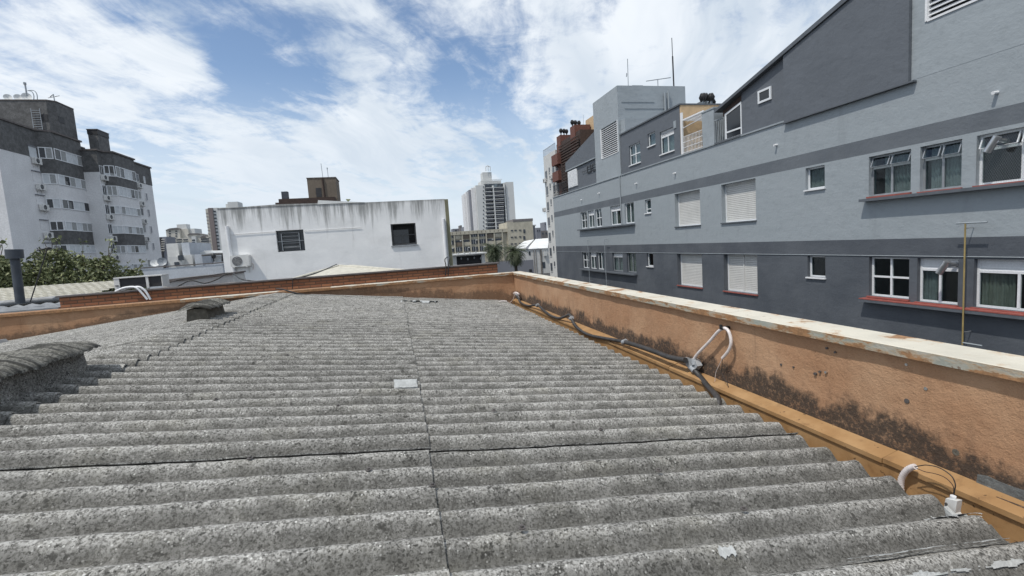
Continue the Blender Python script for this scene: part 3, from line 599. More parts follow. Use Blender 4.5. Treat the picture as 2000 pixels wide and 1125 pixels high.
# ------------------------------------------------------------------ windows and air conditioners
def window(parent, f, u0, u1, v0, v1, kind='two', fm='white_frame', depth=.13, curtain=None, sill=None, label=None, fw=.05, nb=5, glass='glass'):
    """window set into an opening of frame f (u right, v up, n outward); the glazing sits depth behind the wall"""
    d0, d1 = -depth, -depth+.05
    fr = MB(); W, H = u1-u0, v1-v0
    fr.fbox(f, u0, u0+fw, v0, v1, d0, d1); fr.fbox(f, u1-fw, u1, v0, v1, d0, d1)
    fr.fbox(f, u0+fw, u1-fw, v0, v0+fw, d0, d1); fr.fbox(f, u0+fw, u1-fw, v1-fw, v1, d0, d1)
    um = (u0+u1)/2; a, b = v0+fw, v1-fw; top = None
    if kind in ('two', 'four', 'louver', 'hopper'):
        vt = b
        if kind == 'louver': vt = v0+H*.74
        if kind == 'hopper': vt = v0+H*.70
        fr.fbox(f, um-.025, um+.025, a, vt, d0, d1+.004)
        if kind == 'four': fr.fbox(f, u0+fw, u1-fw, v0+H*.5-.025, v0+H*.5+.025, d0, d1+.002)
        if vt < b: fr.fbox(f, u0+fw, u1-fw, vt-.03, vt+.03, d0, d1+.006)
        if kind == 'hopper': fr.fbox(f, um-.025, um+.025, vt+.03, b, d0, d1+.004)
    elif kind == 'small': fr.fbox(f, u0+fw, u1-fw, v0+H*.3-.02, v0+H*.3+.02, d0, d1+.003)
    elif kind == 'strip':
        for i in range(1, nb): x = u0+W*i/nb; fr.fbox(f, x-.03, x+.03, a, b, d0, d1+.004)
    elif kind == 'shutter': pass
    w_ = fr.build('window', fm, parent)
    if label: w_['label'] = label
    if kind == 'shutter':
        s = MB(); n = int(H/.075)
        for i in range(n):
            z0 = v0+fw+(H-2*fw)*i/n; z1 = v0+fw+(H-2*fw)*(i+1)/n
            s.add([f.p(u0+fw, z0, d0+.012), f.p(u1-fw, z0, d0+.012), f.p(u1-fw, z0+.012, d0+.027), f.p(u0+fw, z0+.012, d0+.027), f.p(u1-fw, z1, d0+.022), f.p(u0+fw, z1, d0+.022)], [(0, 1, 2, 3), (3, 2, 4, 5)])
        if label == 'pair': s.fbox(f, um-.03, um+.03, v0+fw, v1-fw, d0+.02, d0+.055); del w_['label']
        s.build('roller_shutter', 'shutter_paint', w_)
    else:
        g = MB()
        if kind == 'hopper':
            g.fbox(f, u0+fw, u1-fw, a, vt-.03, d0+.018, d0+.026)
            g.build('pane', glass, w_)
            for ua, ub in ((u0+fw, um-.03), (um+.03, u1-fw)):
                t2 = MB(); t2.hexa([f.p(ua, vt+.03, d0+.15), f.p(ub, vt+.03, d0+.15), f.p(ub, vt+.03, d0+.16), f.p(ua, vt+.03, d0+.16), f.p(ua, b, d0+.05), f.p(ub, b, d0+.05), f.p(ub, b, d0+.06), f.p(ua, b, d0+.06)]); t2.build('tilted_pane', glass, w_)
                fr2 = MB()
                for (p, q, pz, qz) in ((ua, ub, 0, .03), (ua, ub, .97, 1.0), (ua, ua+.025, 0, 1), (ub-.025, ub, 0, 1)):
                    za, zb = vt+.03+(b-vt-.03)*pz, vt+.03+(b-vt-.03)*qz; na, nb_ = d0+.162-.10*pz, d0+.162-.10*qz
                    fr2.hexa([f.p(p, za, na-.02), f.p(q, za, na-.02), f.p(q, za, na+.015), f.p(p, za, na+.015), f.p(p, zb, nb_-.02), f.p(q, zb, nb_-.02), f.p(q, zb, nb_+.015), f.p(p, zb, nb_+.015)])
                fr2.build('sash', fm, w_)
        else:
            hi = vt-.03 if kind == 'louver' else b
            g.fbox(f, u0+fw, u1-fw, a, hi, d0+.018, d0+.026); g.build('pane', glass, w_)
        if kind == 'louver':
            l = MB(); n = max(3, int((b-vt)/.05))
            for i in range(n):
                z0 = vt+.03+(b-vt-.03)*i/n; z1 = vt+.03+(b-vt-.03)*(i+1)/n
                l.quad(f.p(u0+fw, z0, d0+.04), f.p(u1-fw, z0, d0+.04), f.p(u1-fw, z1, d0+.012), f.p(u0+fw, z1, d0+.012))
            l.build('louvre', 'white_paint', w_)
    if curtain:
        c = MB(); n = 40; cm, c0, c1 = curtain
        for i in range(n+1):
            u = u0+.02+(W-.04)*(c0+(c1-c0)*i/n); dd = d0-.07+.022*math.sin(i*1.35)+.012*math.sin(i*.57+u)
            c.V += [tuple(f.p(u, v0+.03, dd+.01*math.sin(i*.8))), tuple(f.p(u, v1-.03, dd))]
        c.F = [(2*i, 2*i+2, 2*i+3, 2*i+1) for i in range(n)]; c.smooth = True; c.build('curtain', cm, w_)
    if sill:
        s = MB(); s.fbox(f, u0-.03, u1+.03, v0-.045, v0-.002, -depth+.01, .06); s.build('sill', sill, w_)
    return w_

def ac_unit(label, group, W=.80, H=.56, D=.28):
    """outdoor air-conditioning unit, fan side facing -Y, origin at the bottom centre"""
    t = thing('air_conditioner', label, 'air conditioner', (0, 0, 0), group)
    b = MB(); r = .03
    o = [(-W/2+r, 0), (W/2-r, 0), (W/2, r), (W/2, H-r), (W/2-r, H), (-W/2+r, H), (-W/2, H-r), (-W/2, r)]
    b.prism([(x, -D, z) for x, z in o], (0, D, 0)); b.build('casing', 'ac_white', t)
    f = MB(); cx, cz, R = -W*.14, H*.5, H*.40
    f.cyl((cx, -D-.004, cz), R, .006, 24, None, (0, 1, 0)); fan = flat(f.build('fan_opening', 'fin_dark', t))
    g = MB()
    for k in range(1, 6):
        rr = R*k/5; pts = [(cx+rr*math.cos(a), -D-.012, cz+rr*math.sin(a)) for a in [2*math.pi*i/24 for i in range(25)]]; g.tube(pts, .004, 4)
    for k in range(12):
        zz = cz-R+2*R*(k+.5)/12; hw = math.sqrt(max(0, R*R-(zz-cz)**2)); g.tube([(cx-hw, -D-.012, zz), (cx+hw, -D-.012, zz)], .006, 4)
    g.build('grille', 'grey_metal', fan)
    p = MB(); p.box(W*.30, W*.47, -D-.008, -D, H*.1, H*.9); p.build('side_panel', 'ac_white', t)
    k = MB()
    for x in (-W*.33, W*.33): k.box(x-.02, x+.02, -D-.05, .0, -.045, -.003); k.box(x-.02, x+.02, -.03, .0, -.30, -.045)
    k.build('bracket', 'ac_white', t)
    v = MB(); v.tube(smooth_path([(W/2+.01, -.1, H*.25), (W/2+.06, -.07, H*.2), (W/2+.07, -.03, -.05), (W/2+.02, -.01, -.2)], 4), .018, 6); v.build('pipe', 'white_hose', t)
    return t

# ------------------------------------------------------------------ grey apartment block on the right
XF = 13.086
G = thing('apartment_block', 'long two-tone grey apartment block with rows of windows, filling the right side', 'building', (XF, 17, 0))
F1 = Frame((XF, 0, Z), (0, -1, 0), (-1, 0, 0))           # u = -y
def hY(y0, y1, z0, z1): return (-y1, -y0, z0, z1)
rows = []
A = [('four', 32.32, 31.18, .62, 1.77, None, 'A'), ('louver', 31.0, 29.95, .62, 1.77, ('curtain_pale', 0, .5), 'A'), ('four', 29.75, 28.75, .62, 1.77, None, 'A'),
     ('louver', 27.47, 26.07, .62, 1.77, ('curtain_cream', 0, .6), 'A'), ('two', 25.55, 24.45, .62, 1.77, ('curtain_pale', .0, 1), 'A'), ('small', 23.22, 22.62, 1.04, 1.75, ('blind_grey', 0, 1), ''),
     ('shutter', 20.44, 18.51, .21, 1.74, None, 's'), ('shutter', 17.10, 15.19, .21, 1.74, None, 's'), ('plain', 12.98, 12.27, 1.04, 1.73, ('curtain_pale', 0, 1), ''),
     ('hopper', 10.85, 9.72, .60, 1.70, ('curtain_pale', .25, 1), 'A'), ('hopper', 9.50, 8.58, .58, 1.70, ('curtain_pale', .1, .9), 'A'), ('hopper', 8.29, 6.72, .58, 1.70, None, 'A'), ('hopper', 6.4, 5.3, .58, 1.70, ('curtain_pale', .1, .9), 'A')]
B = [('four', 32.38, 31.16, -2.19, -1.05, None, 'B'), ('louver', 31.0, 29.95, -2.19, -1.05, ('curtain_pale', 0, .4), 'B'), ('two', 29.75, 28.75, -2.19, -1.05, ('blind_grey', .3, 1), 'B'),
     ('louver', 27.47, 26.07, -2.19, -1.05, ('curtain_pale', 0, .9), 'B'), ('two', 25.55, 24.45, -2.19, -1.05, ('curtain_cream', 0, 1), 'B'), ('plain', 23.25, 22.60, -1.77, -1.06, None, ''),
     ('shutter', 20.40, 18.50, -2.58, -1.08, None, 's'), ('shutter', 17.06, 15.18, -2.58, -1.08, None, 's'), ('plain', 12.93, 12.26, -1.78, -1.09, None, ''),
     ('four', 10.83, 9.73, -2.21, -1.10, None, 'B'), ('louver', 9.53, 8.60, -2.24, -1.11, ('curtain_pale', .0, .35), 'B'), ('louver', 8.28, 6.72, -2.24, -1.11, ('curtain_cream', .0, .42), 'B'), ('two', 6.4, 5.3, -2.24, -1.11, None, 'B')]
holes = [hY(w_[2], w_[1], w_[3], w_[4]) for w_ in A+B]
wl = MB(); wl.wall(F1, -38.1, 4.0, -8.0, 3.40, holes, .27)
wl.box(XF, XF+20, 38.09, 38.1, 0, Z+3.4); wl.box(XF+.001, XF+20, -4.0, -3.99, 0, Z+3.4); wl.box(XF+20, XF+20.2, -4, 38.1, 0, Z+3.4); wl.box(XF+.002, XF+20, -3.99, 38.09, Z+3.30, Z+3.395)
wl.box(XF+.4, XF+19.9, -3.9, 38.0, Z-.78, Z-.62)
Gw = wl.build('wall', 'banded_paint', G)
for part_y in (14.2, 21.6, 28.5, 34.0, 11.4): MB().box(XF+.3, XF+8, part_y-.05, part_y+.05, .1, Z+3.3).build('inner_wall', 'grey_mid', G)
sh_col = {}
for kind, ya, yb, za, zb, cur, grp in A+B:
    k = kind if kind != 'plain' else 'none'
    fmt = 'white_frame'
    sill = None
    if grp == 's': sill = 'red_sill' if za < 0 else 'ledge_dark'
    elif grp == '': sill = 'white_paint'
    elif ya < 11.5: sill = 'red_sill'
    far_grey = kind in ('louver', 'two') and za < 0 and 24 < ya < 28
    w_ = window(G, F1, -ya, -yb, za, zb, k, 'grey_metal' if (far_grey or (kind == 'hopper' and ya > 8.4)) else fmt,   (.16 if ya < 14 else .14) if grp != 's' else .24, cur, sill, label='pair' if (grp == 's' and za < 0 and ya < 18) else None, fw=.05 if kind != 'shutter' else .045)
# ledges under the window groups
for y0, y1, z0, m_ in ((24.35, 32.54, .50, 'ledge_dark'), (24.35, 32.6, -2.33, 'ledge_dark'), (5.0, 10.95, .47, 'ledge_dark'), (5.0, 10.95, -2.37, 'ledge_dark')):
    l = MB(); l.box(XF-.24, XF+.002, y0, y1, z0+Z, z0+Z+.075); l.build('ledge', m_, G)
MB().box(XF-.245, XF-.01, 5.0, 10.94, Z-2.293, Z-2.268).build('ledge_edge', 'red_sill', G)
MB().tube([(XF-.012, 38.0, Z-1.05), (XF-.012, 5.0, Z-1.06)], .012, 5).build('wall_conduit', 'light_grey_trim', G)
MB().tube([(XF-.03, 25.95, Z+3.4), (XF-.03, 25.95, Z+1.79)], .035, 6).build('downpipe', 'light_grey_trim', G)
MB().tube([(XF-.03, 25.95, Z+1.79), (XF-.03, 25.95, Z+.58)], .035, 6).build('downpipe', 'light_grey_trim', G)
for y, z in ((31.9, 2.62), (28.9, 2.75), (24.0, 2.72), (14.15, 2.72), (7.93, 2.55), (20.3, 2.7)):
    MB().tube([(XF+.02, y, Z+z), (XF-.13, y, Z+z-.015)], .038, 10).build('drain_spout', 'white_paint', G)
# parapet lines and the set of volumes above the parapet
MB().box(XF-.045, XF+.10, 25.83, 38.12, Z+3.396, Z+3.45).build('parapet_cap', 'grey_light', G)
MB().box(XF-.045, XF+.10, 13.78, 25.75, Z+3.396, Z+3.45).build('parapet_cap', 'light_grey_trim', G)
# water-tank towers with big louvres
def tank_tower(y0, y1, top, xd, lou):
    fh = Frame((XF-.004, 0, Z), (0, -1, 0), (-1, 0, 0))
    t = MB(); t.wall(fh, -y1, -y0, 3.40, top, [hY(*lou)], .18); t.box(XF-.003, xd, y0, y0+.12, Z+3.40, Z+top); t.box(XF-.003, xd, y1-.12, y1, Z+3.40, Z+top); t.box(xd-.1, xd-.002, y0+.12, y1-.12, Z+3.40, Z+top); t.box(XF+.01, xd-.1, y0+.12, y1-.12, Z+top-.12, Z+top-.002)
    tt = t.build('tank_tower', 'grey_light', G)
    l = MB(); n = int((lou[3]-lou[2])/.115)
    for i in range(n):
        z0 = Z+lou[2]+(lou[3]-lou[2])*i/n
        l.hexa([(XF+.02, lou[0]+.05, z0), (XF+.02, lou[1]-.05, z0), (XF+.03, lou[1]-.05, z0+.0), (XF+.03, lou[0]+.05, z0), (XF+.10, lou[0]+.05, z0+.085), (XF+.10, lou[1]-.05, z0+.085), (XF+.11, lou[1]-.05, z0+.085), (XF+.11, lou[0]+.05, z0+.085)])
        l.box(XF+.015, XF+.035, lou[0]+.05, lou[1]-.05, z0-.008, z0+.016)
    for a, b in ((lou[0], lou[0]+.055), (lou[1]-.055, lou[1])): l.box(XF-.03, XF+.10, a, b, Z+lou[2], Z+lou[3])
    l.box(XF-.03, XF+.10, lou[0]+.055, lou[1]-.055, Z+lou[2]-.02, Z+lou[2]+.03)
    l.build('louvre', 'white_paint', tt)
    return tt
tA = tank_tower(25.82, 29.27, 8.47, 17.47, (25.95, 28.32, 4.80, 6.60))
tank_tower(6.28, 9.735, 8.47, 17.47, (6.6, 9.42, 4.68, 6.60))
MB().box(XF+.35, XF+.95, 25.8, 26.0, Z+3.4, Z+6.45).build('wall_rib', 'grey_light', tA) if False else None
b = MB(); b.box(XF+.12, 15.6, 25.30, 25.815, Z+3.4, Z+6.52); b.build('stair_block', 'grey_light', G)
for z, x0, x1 in ((7.55, 13.3, 15.4), (7.18, 13.5, 16.3)):
    MB().box(x0, x1, 25.795, 25.818, Z+z, Z+z+.03).build('render_line', 'grey_light', tA)
pv = thing('vent_pipe', 'pale vertical vent pipes on the side of the rooftop tank tower', 'pipe', (16.1, 25.7, Z+6.8))
MB().tube([(16.05, 25.72, Z+5.6), (16.05, 25.72, Z+8.05)], .055, 8).build('pipe', 'light_grey_trim', pv); MB().tube([(16.28, 25.72, Z+5.6), (16.28, 25.72, Z+8.12)], .055, 8).build('pipe', 'light_grey_trim', pv)
MB().tube([(15.98, 25.72, Z+6.95), (16.12, 25.72, Z+6.95)], .12, 8).build('valve', 'light_grey_trim', pv)
# dark set-back storey with three windows
P3 = [('four', 24.77, 23.54, 3.79, 4.86, ('curtain_pale', 0, 1)), ('none', 22.73, 22.01, 4.40, 5.04, ('blind_grey', 0, 1)), ('louver', 21.58, 20.37, 3.78, 4.86, ('curtain_pale', 0, 1))]
fh = Frame((XF+.03, 0, Z), (0, -1, 0), (-1, 0, 0)); s = MB()
s.wall(fh, -25.75, -19.85, 3.45, 5.66, [hY(b, a, c, d) for _, a, b, c, d, _ in P3], .14)
s.box(XF+.04, 18.5, 25.3, 25.74, Z+3.4, Z+5.66) if False else None
s.box(18.4, 18.6, 19.9, 25.7, Z+3.4, Z+5.66); s.box(XF+.05, 18.5, 19.90, 25.7, Z+5.55, Z+5.655)
st = s.build('upper_storey', 'grey_mid', G)
MB().box(XF-.03, XF+.2, 19.80, 25.76, Z+5.664, Z+5.735).build('roof_edge', 'ledge_dark', st)
for k, ya, yb, za, zb, cur in P3: window(G, fh, -ya, -yb, za, zb, k, 'white_frame', .12, cur, 'white_paint')
MB().box(XF+.0, XF+.09, 20.15, 20.35, Z+4.75, Z+5.08).build('meter_box', 'light_grey_trim', G)
# cream terrace behind the railing
cr = MB(); cr.box(XF+.032, 15.8, 19.78, 19.90, Z+3.4, Z+5.66); cr.box(15.8, 15.95, 16.0, 19.9, Z+3.4, Z+5.66); tw = cr.build('terrace_wall', 'cream_wall', G)
MB().box(15.77, 15.797, 17.6, 19.2, Z+3.5, Z+4.75).build('terrace_door', 'dark_glass', tw)
MB().box(XF-.02, 15.82, 17.5, 19.86, Z+5.664, Z+5.73).build('roof_edge', 'ledge_dark', tw) if False else MB().box(XF-.02, 16.0, 19.76, 19.795, Z+5.664, Z+5.73).build('roof_edge', 'ledge_dark', tw)
MB().box(XF-.01, XF+.06, 19.66, 19.77, Z+3.45, Z+5.30).build('corner_post', 'white_paint', tw)
pg = MB()
pg.box(XF+.05, XF+.10, 18.2, 19.7, Z+4.95, Z+5.0); pg.tube([(XF+.07, 19.7, Z+4.62), (XF+.07, 18.2, Z+4.72)], .022, 5)
for i in range(14): y = 18.25+i*.105; pg.box(XF+.03, 15.2, y, y+.03, Z+4.92, Z+4.95)
for i in range(5): x = XF+.3+i*.42; pg.box(x, x+.03, 18.2, 19.7, Z+4.90, Z+4.92)
flat(pg.build('pergola', 'white_paint', tw))
rl = MB()
for i in range(15): y = 18.25+i*.10; rl.box(XF+.03, XF+.045, y, y+.016, Z+3.45, Z+4.22)
for zz in (3.5, 3.72, 3.95, 4.2): rl.box(XF+.028, XF+.047, 18.22, 19.7, Z+zz, Z+zz+.02)
rl.build('railing', 'white_paint', G)
pl = MB(); pl.box(XF-.006, XF+.75, 17.45, 18.22, Z+3.40, Z+4.86); pl.box(XF-.03, XF+.78, 17.42, 18.25, Z+4.86, Z+4.92); pl.build('pier', 'grey_light', G)
rl = MB()
for i in range(6): y = 17.42-i*.11; rl.tube([(XF+.03, y, Z+3.45), (XF+.03, y, Z+4.36)], .016, 5)
rl.tube([(XF+.03, 17.45, Z+4.36), (XF+.03, 16.75, Z+4.36)], .02, 5); rl.build('railing', 'light_grey_trim', G)
# gabled dark volume with glazed front, then the projecting dark gable
def slope_z(y): return 4.64 + (17.10-y)*(6.13-4.64)/(17.10-11.35)
gb = MB(); gb.prism([(XF+.02, 15.86, Z+3.44), (XF+.02, 13.70, Z+3.44), (XF+.02, 13.70, Z+slope_z(13.70)), (XF+.02, 15.86, Z+slope_z(15.86))], (6, 0, 0)); gb.build('gable_wall', 'grey_mid', G)
fg = Frame((XF+.02, 0, Z), (0, -1, 0), (-1, 0, 0))
window(G, fg, -14.98, -14.37, 4.32, 4.76, 'none', 'white_frame', -.004, None, None, fw=.07, glass='dark_glass')
ns = 6
gb = MB(); gb.prism([(XF-.10, 13.74, Z+3.37), (XF-.10, 9.74, Z+3.37), (XF-.10, 9.74, Z+slope_z(9.74)), (XF-.10, 13.74, Z+slope_z(13.74))], (6, 0, 0)); gb.build('gable_wall', 'grey_mid', G)
MB().box(XF-.135, XF+.0, 9.60, 13.76, Z+3.325, Z+3.366).build('drip_ledge', 'ledge_dark', G)
rf = MB(); rf.prism([(XF-.16, 17.2, Z+slope_z(17.2)+.01), (XF-.16, 9.74, Z+slope_z(9.74)+.01), (XF-.16, 9.74, Z+slope_z(9.74)+.16), (XF-.16, 17.2, Z+slope_z(17.2)+.12)], (6.2, 0, 0)); rf.build('sloping_roof', 'ledge_dark', G)
gz = MB(); zt = slope_z(16.9)
gz.box(XF+.01, XF+.06, 16.72, 16.80, Z+3.46, Z+4.40); gz.box(XF+.01, XF+.06, 15.87, 15.92, Z+3.46, Z+4.62); gz.box(XF+.005, XF+.065, 15.92, 16.72, Z+3.70, Z+3.76); gz.box(XF+.01, XF+.06, 15.92, 16.72, Z+3.46, Z+3.49)
gz.prism([(XF+.005, 15.87, Z+4.60), (XF+.005, 16.80, Z+4.38), (XF+.005, 16.80, Z+4.46), (XF+.005, 15.87, Z+4.68)], (.06, 0, 0))
gw = gz.build('window', 'white_frame', G)
MB().prism([(XF+.03, 15.9, Z+3.48), (XF+.03, 16.75, Z+3.48), (XF+.03, 16.75, Z+4.42), (XF+.03, 15.9, Z+4.62)], (.01, 0, 0)).build('pane', 'dark_glass', gw)
MB().prism([(XF+.05, 15.87, Z+4.60), (XF+.05, 16.95, Z+4.40), (XF+.05, 16.95, Z+4.62), (XF+.05, 15.87, Z+4.92)], (.05, 0, 0)).build('eave_infill', 'dark_brown', gw)
MB().box(XF-.05, XF+.12, 15.86, 17.40, Z+3.40, Z+3.47).build('window_ledge', 'ledge_dark', gw)
# far left dark gable with open white shutters
gb = MB(); gb.prism([(XF+.06, 34.62, Z+3.40), (XF+.06, 29.28, Z+3.40), (XF+.06, 29.28, Z+5.10), (XF+.06, 34.62, Z+5.05)], (5, 0, 0)); gb.build('gable_wall', 'grey_mid', G)
gb = MB(); gb.prism([(XF-.02, 34.75, Z+5.05), (XF-.02, 29.28, Z+5.10), (XF-.02, 29.28, Z+6.70), (XF-.02, 34.75, Z+5.66)], (5, 0, 0)); gb.build('gable_wall', 'grey_mid', G)
MB().box(XF-.06, XF+.1, 29.28, 34.75, Z+5.02, Z+5.09).build('gable_ledge', 'light_grey_trim', G)
f6 = Frame((XF+.06, 0, Z), (0, -1, 0), (-1, 0, 0))
for y0, y1, n0 in ((34.35, 33.55, .05), (33.5, 32.65, .05)):
    s = MB(); s.fbox(f6, -y0, -y1, 3.75, 4.92, .05, .08)
    for i in range(12): z0 = 3.83+i*.09; s.fbox(f6, -y0+.07, -y1-.07, z0, z0+.05, .078, .092)
    s.build('shutter', 'white_paint', G)
window(G, f6, -34.4, -32.6, 3.72, 4.94, 'none', 'white_frame', -.004, None, None, glass='dark_glass')
for y0 in (30.75, 29.85): window(G, f6, -y0, -y0+.62, 4.28, 4.78, 'none', 'dark_frame', -.004, None, None, glass='dark_glass')
b = MB()
for zz in (4.35, 4.5, 4.65): b.tube([(XF-.02, 31.6 if zz == 4.5 else 30.8, Z+zz), (XF-.02, 29.3, Z+zz)], .014, 4)
b.build('window_bars', 'black_metal', G)
rl = MB()
for i in range(30): y = 34.8+i*.11; rl.box(XF+.02, XF+.035, y, y+.018, Z+3.45, Z+4.35)
for zz in (3.55, 4.33): rl.box(XF+.018, XF+.04, 34.78, 38.05, Z+zz, Z+zz+.03)
rl.build('railing', 'black_metal', G)
pg = MB()
for i in range(16): zz = 4.05+i*.11; pg.box(XF+.35, XF+.4, 34.8, 36.8, Z+zz, Z+zz+.05)
for y in (34.8, 35.8, 36.75): pg.box(XF+.4, XF+.46, y, y+.06, Z+3.4, Z+5.9)
pg.build('slatted_screen', 'dark_brown', G)
# things fixed to the facade
def gas_pipe(y, zt, zb, wid, mt, label, foot):
    t = thing('gas_pipe', label, 'pipe', (XF-.06, y, Z+zb), 'thin upright pipes on the grey facade')
    MB().tube([(XF-.27, y, Z+zb), (XF-.27, y, Z+zt)], .018, 7).build('riser', mt, t)
    MB().tube([(XF-.27, y+wid*.3, Z+zt), (XF-.27, y-wid*.7, Z+zt)], .020, 7).build('top_bar', 'light_grey_trim', t)
    if foot: MB().tube([(XF-.27, y, Z+zb+.05), (XF-.27, y-wid*.65, Z+zb+.05)], .018, 7).build('foot_bar', 'light_grey_trim', t)
    for zz in (zt-.12, zb+.3): MB().tube([(XF+.02, y, Z+zz), (XF-.27, y, Z+zz)], .010, 5).build('stand_off', 'grey_metal', t)
gas_pipe(8.30, -.26, -3.12, .60, 'copper', 'yellowish upright pipe with a tee top between the two nearest lower windows', True)
gas_pipe(30.6, -.22, -3.3, .28, 'light_grey_trim', 'thin grey upright pipe at the far window group, the left of the two', True)
gas_pipe(27.9, -.22, -3.3, .50, 'light_grey_trim', 'thin grey upright pipe with a short tee, between the far lower windows', True)
def flue(y, z, label):
    t = thing('flue_pipe', label, 'flue pipe', (XF-.05, y, Z+z), 'metal boiler flues at the windows')
    MB().tube([(XF+.12, y, Z+z), (XF-.22, y, Z+z+.0)], .055, 12).build('pipe', 'silver', t)
    MB().tube([(XF-.20, y+.16, Z+z-.20), (XF-.20, y-.02, Z+z+.10)], .075, 14).build('cowl', 'silver', t)
flue(7.80, 1.48, 'silver angled flue cowl at the top of the nearest upper window')
flue(8.72, -1.26, 'silver angled flue cowl beside the nearest lower louvred window')
net = MB()
for i in range(37):
    for sgn in (1, -1):
        pts = [(XF-.004, 8.29-1.57*(i/36)-(sgn*(k/10)*.6), Z+.6+1.1*k/10) for k in range(11)]; pts = [p for p in pts if 6.72 < p[1] < 8.29]
        if len(pts) > 1: net.tube([pts[0], pts[-1]], .0011, 3, cap=False)
nt_ = net.build('window_net', 'grey_metal', G)
# rooftop of the grey block
def mast(name, label, cat, base, parts):
    t = thing(name, label, cat, base)
    for nm, mt, segs in parts:
        m_ = MB()
        for a, b, r in segs: m_.tube([a, b], r, 5)
        m_.build(nm, mt, t)
    return t
q = lambda x, y: P(x, y, Y=26.5)
mast('lightning_rod', 'tall black lightning rod on the grey tank tower', 'mast', q(1316, 168), [('pole', 'black_metal', [(q(1316, 170), q(1313.5, 110), .045), (q(1313.5, 110), q(1312, 74), .022)])])
mast('antenna', 'thin pale whip antenna on the left end of the grey tank tower', 'antenna', q(1227, 167), [('whip', 'light_grey_trim', [(q(1227, 168), q(1225.5, 115), .022)]), ('clamp', 'grey_metal', [(q(1223.5, 150), q(1224, 143), .03)])])
mast('antenna', 'T-shaped bar antenna between the whip and the tall rod', 'antenna', q(1285, 168), [('stem', 'grey_metal', [(q(1285, 168), q(1284.5, 155), .025)]), ('bar', 'grey_metal', [(q(1262, 158.5), q(1310, 151.5), .025)])])
MB().box(q(1230, 168).x, q(1251, 168).x, 26.2, 27.2, Z+8.46, Z+8.62).build('hatch', 'grey_light', tA)
def cowl(label, p, k=1.0, grp='black spinning roof cowls'):
    t = thing('chimney_cowl', label, 'chimney cowl', p, grp)
    p = Vector(p); MB().cyl(p, .07*k, .45*k, 8).build('stem', 'light_grey_trim' if k < .9 else 'black_metal', t)
    m_ = MB(); m_.ball(p + Vector((0, 0, .62*k)), .17*k, 1.25, 12, 8)
    for i in range(12):
        a = 2*math.pi*i/12; m_.tube([p + Vector((.12*k*math.cos(a), .12*k*math.sin(a), .38*k)), p + Vector((.2*k*math.cos(a+.3), .2*k*math.sin(a+.3), .62*k)), p + Vector((.1*k*math.cos(a+.6), .1*k*math.sin(a+.6), .84*k))], .02*k, 4)
    m_.build('turbine', 'black_metal', t)
p = P(1195, 171, X=13.6); cowl('single black cowl peeping over the left corner of the grey tank tower', (13.7, 28.7, Z+8.3), .55)
for i, (px, lab) in enumerate(((1373, 'leftmost of the four cowls above the cream terrace'), (1383, 'second from the left of the four cowls above the cream terrace'), (1389, 'third from the left of the four cowls above the cream terrace'), (1396, 'rightmost of the four cowls above the cream terrace'))):
    r_ = P(px, 205, Y=21.0); cowl('black roof cowl, ' + lab, (r_.x, 21.0+.2*(i % 2), Z+5.85-.06*i+(.12 if i in (1, 2) else 0)), .85)
rb = thing('roof_dormer', 'low pale hipped roof hump under the four black cowls', 'dormer', (16.6, 21.5, Z+5.6))
a_, b_, c_, d_ = P(1355, 205, Y=21.6), P(1372, 196, Y=21.6), P(1384, 199, Y=21.6), P(1396, 205, Y=21.6)
MB().prism([a_, P(1370, 197, Y=21.6), c_, d_, d_ - Vector((0, 0, .8)), a_ - Vector((0, 0, .8))], (0, 1.5, 0)).build('hump', 'grey_light', rb)

# ------------------------------------------------------------------ generic building pieces
def faceY(Y): return Frame((0, Y, Z), (1, 0, 0), (0, -1, 0))            # a face looking back at us (u = x, v = height over the eye)
def faceX(X, sgn=1): return Frame((X, 0, Z), (0, sgn, 0), (sgn, 0, 0))  # +1: face looking to +x (u = y)
def xy(px, py, Y): p = P(px, py, Y=Y); return p.x, p.z-CZ
def boxy(name, mt, parent, x0, x1, y0, y1, z0, z1): return MB().box(x0, x1, y0, y1, Z+z0, Z+z1).build(name, mt, parent)
def win_simple(parent, f, u0, u1, v0, v1, mt='far_window', n0=.004, n1=.05, name='window', fm=None, bars=0):
    m_ = MB(); m_.fbox(f, u0, u1, v0, v1, n0, n1)
    o = m_.build(name, mt, parent)
    if fm:
        r = MB(); t = .06
        r.fbox(f, u0-t, u0, v0-t, v1+t, n0, n1+.04); r.fbox(f, u1, u1+t, v0-t, v1+t, n0, n1+.04); r.fbox(f, u0, u1, v0-t, v0, n0, n1+.04); r.fbox(f, u0, u1, v1, v1+t, n0, n1+.04)
        for i in range(1, bars+1): x = u0+(u1-u0)*i/(bars+1); r.fbox(f, x-.03, x+.03, v0, v1, n1, n1+.03)
        r.build('frame', fm, o)
    return o

# ------------------------------------------------------------------ brick neighbour wall and what stands behind it
bw = thing('brick_wall', 'low orange brick wall with a thin dark cap behind the back parapet', 'wall', (-2.2, 11.6, 0))
MB().box(-6.66, 2.41, 11.5, 11.68, 0, Z-.505).build('brickwork', 'orange_brick', bw)
MB().box(-6.70, 2.45, 11.46, 11.72, Z-.503, Z-.475).build('cap', 'dark_cap', bw)
MB().box(-9.6, -6.70, 11.5, 11.66, 0, Z-.70).build('lower_stretch', 'tin_roof', bw)
tr = thing('tin_roof', 'grey corrugated tin roof sloping behind the left end of the back parapet', 'roof', (-9, 11.9, 0))
m_ = MB(); n = 46
for i in range(n+1):
    x = -10.6+3.9*i/n
    for y, z in ((10.4, -.92), (12.6, -.66)): m_.V.append((x, y, Z+z+.025*math.cos(i*1.9)))
m_.F = [(2*i, 2*i+2, 2*i+3, 2*i+1) for i in range(n)]; m_.smooth = True; m_.build('sheet', 'tin_roof', tr)
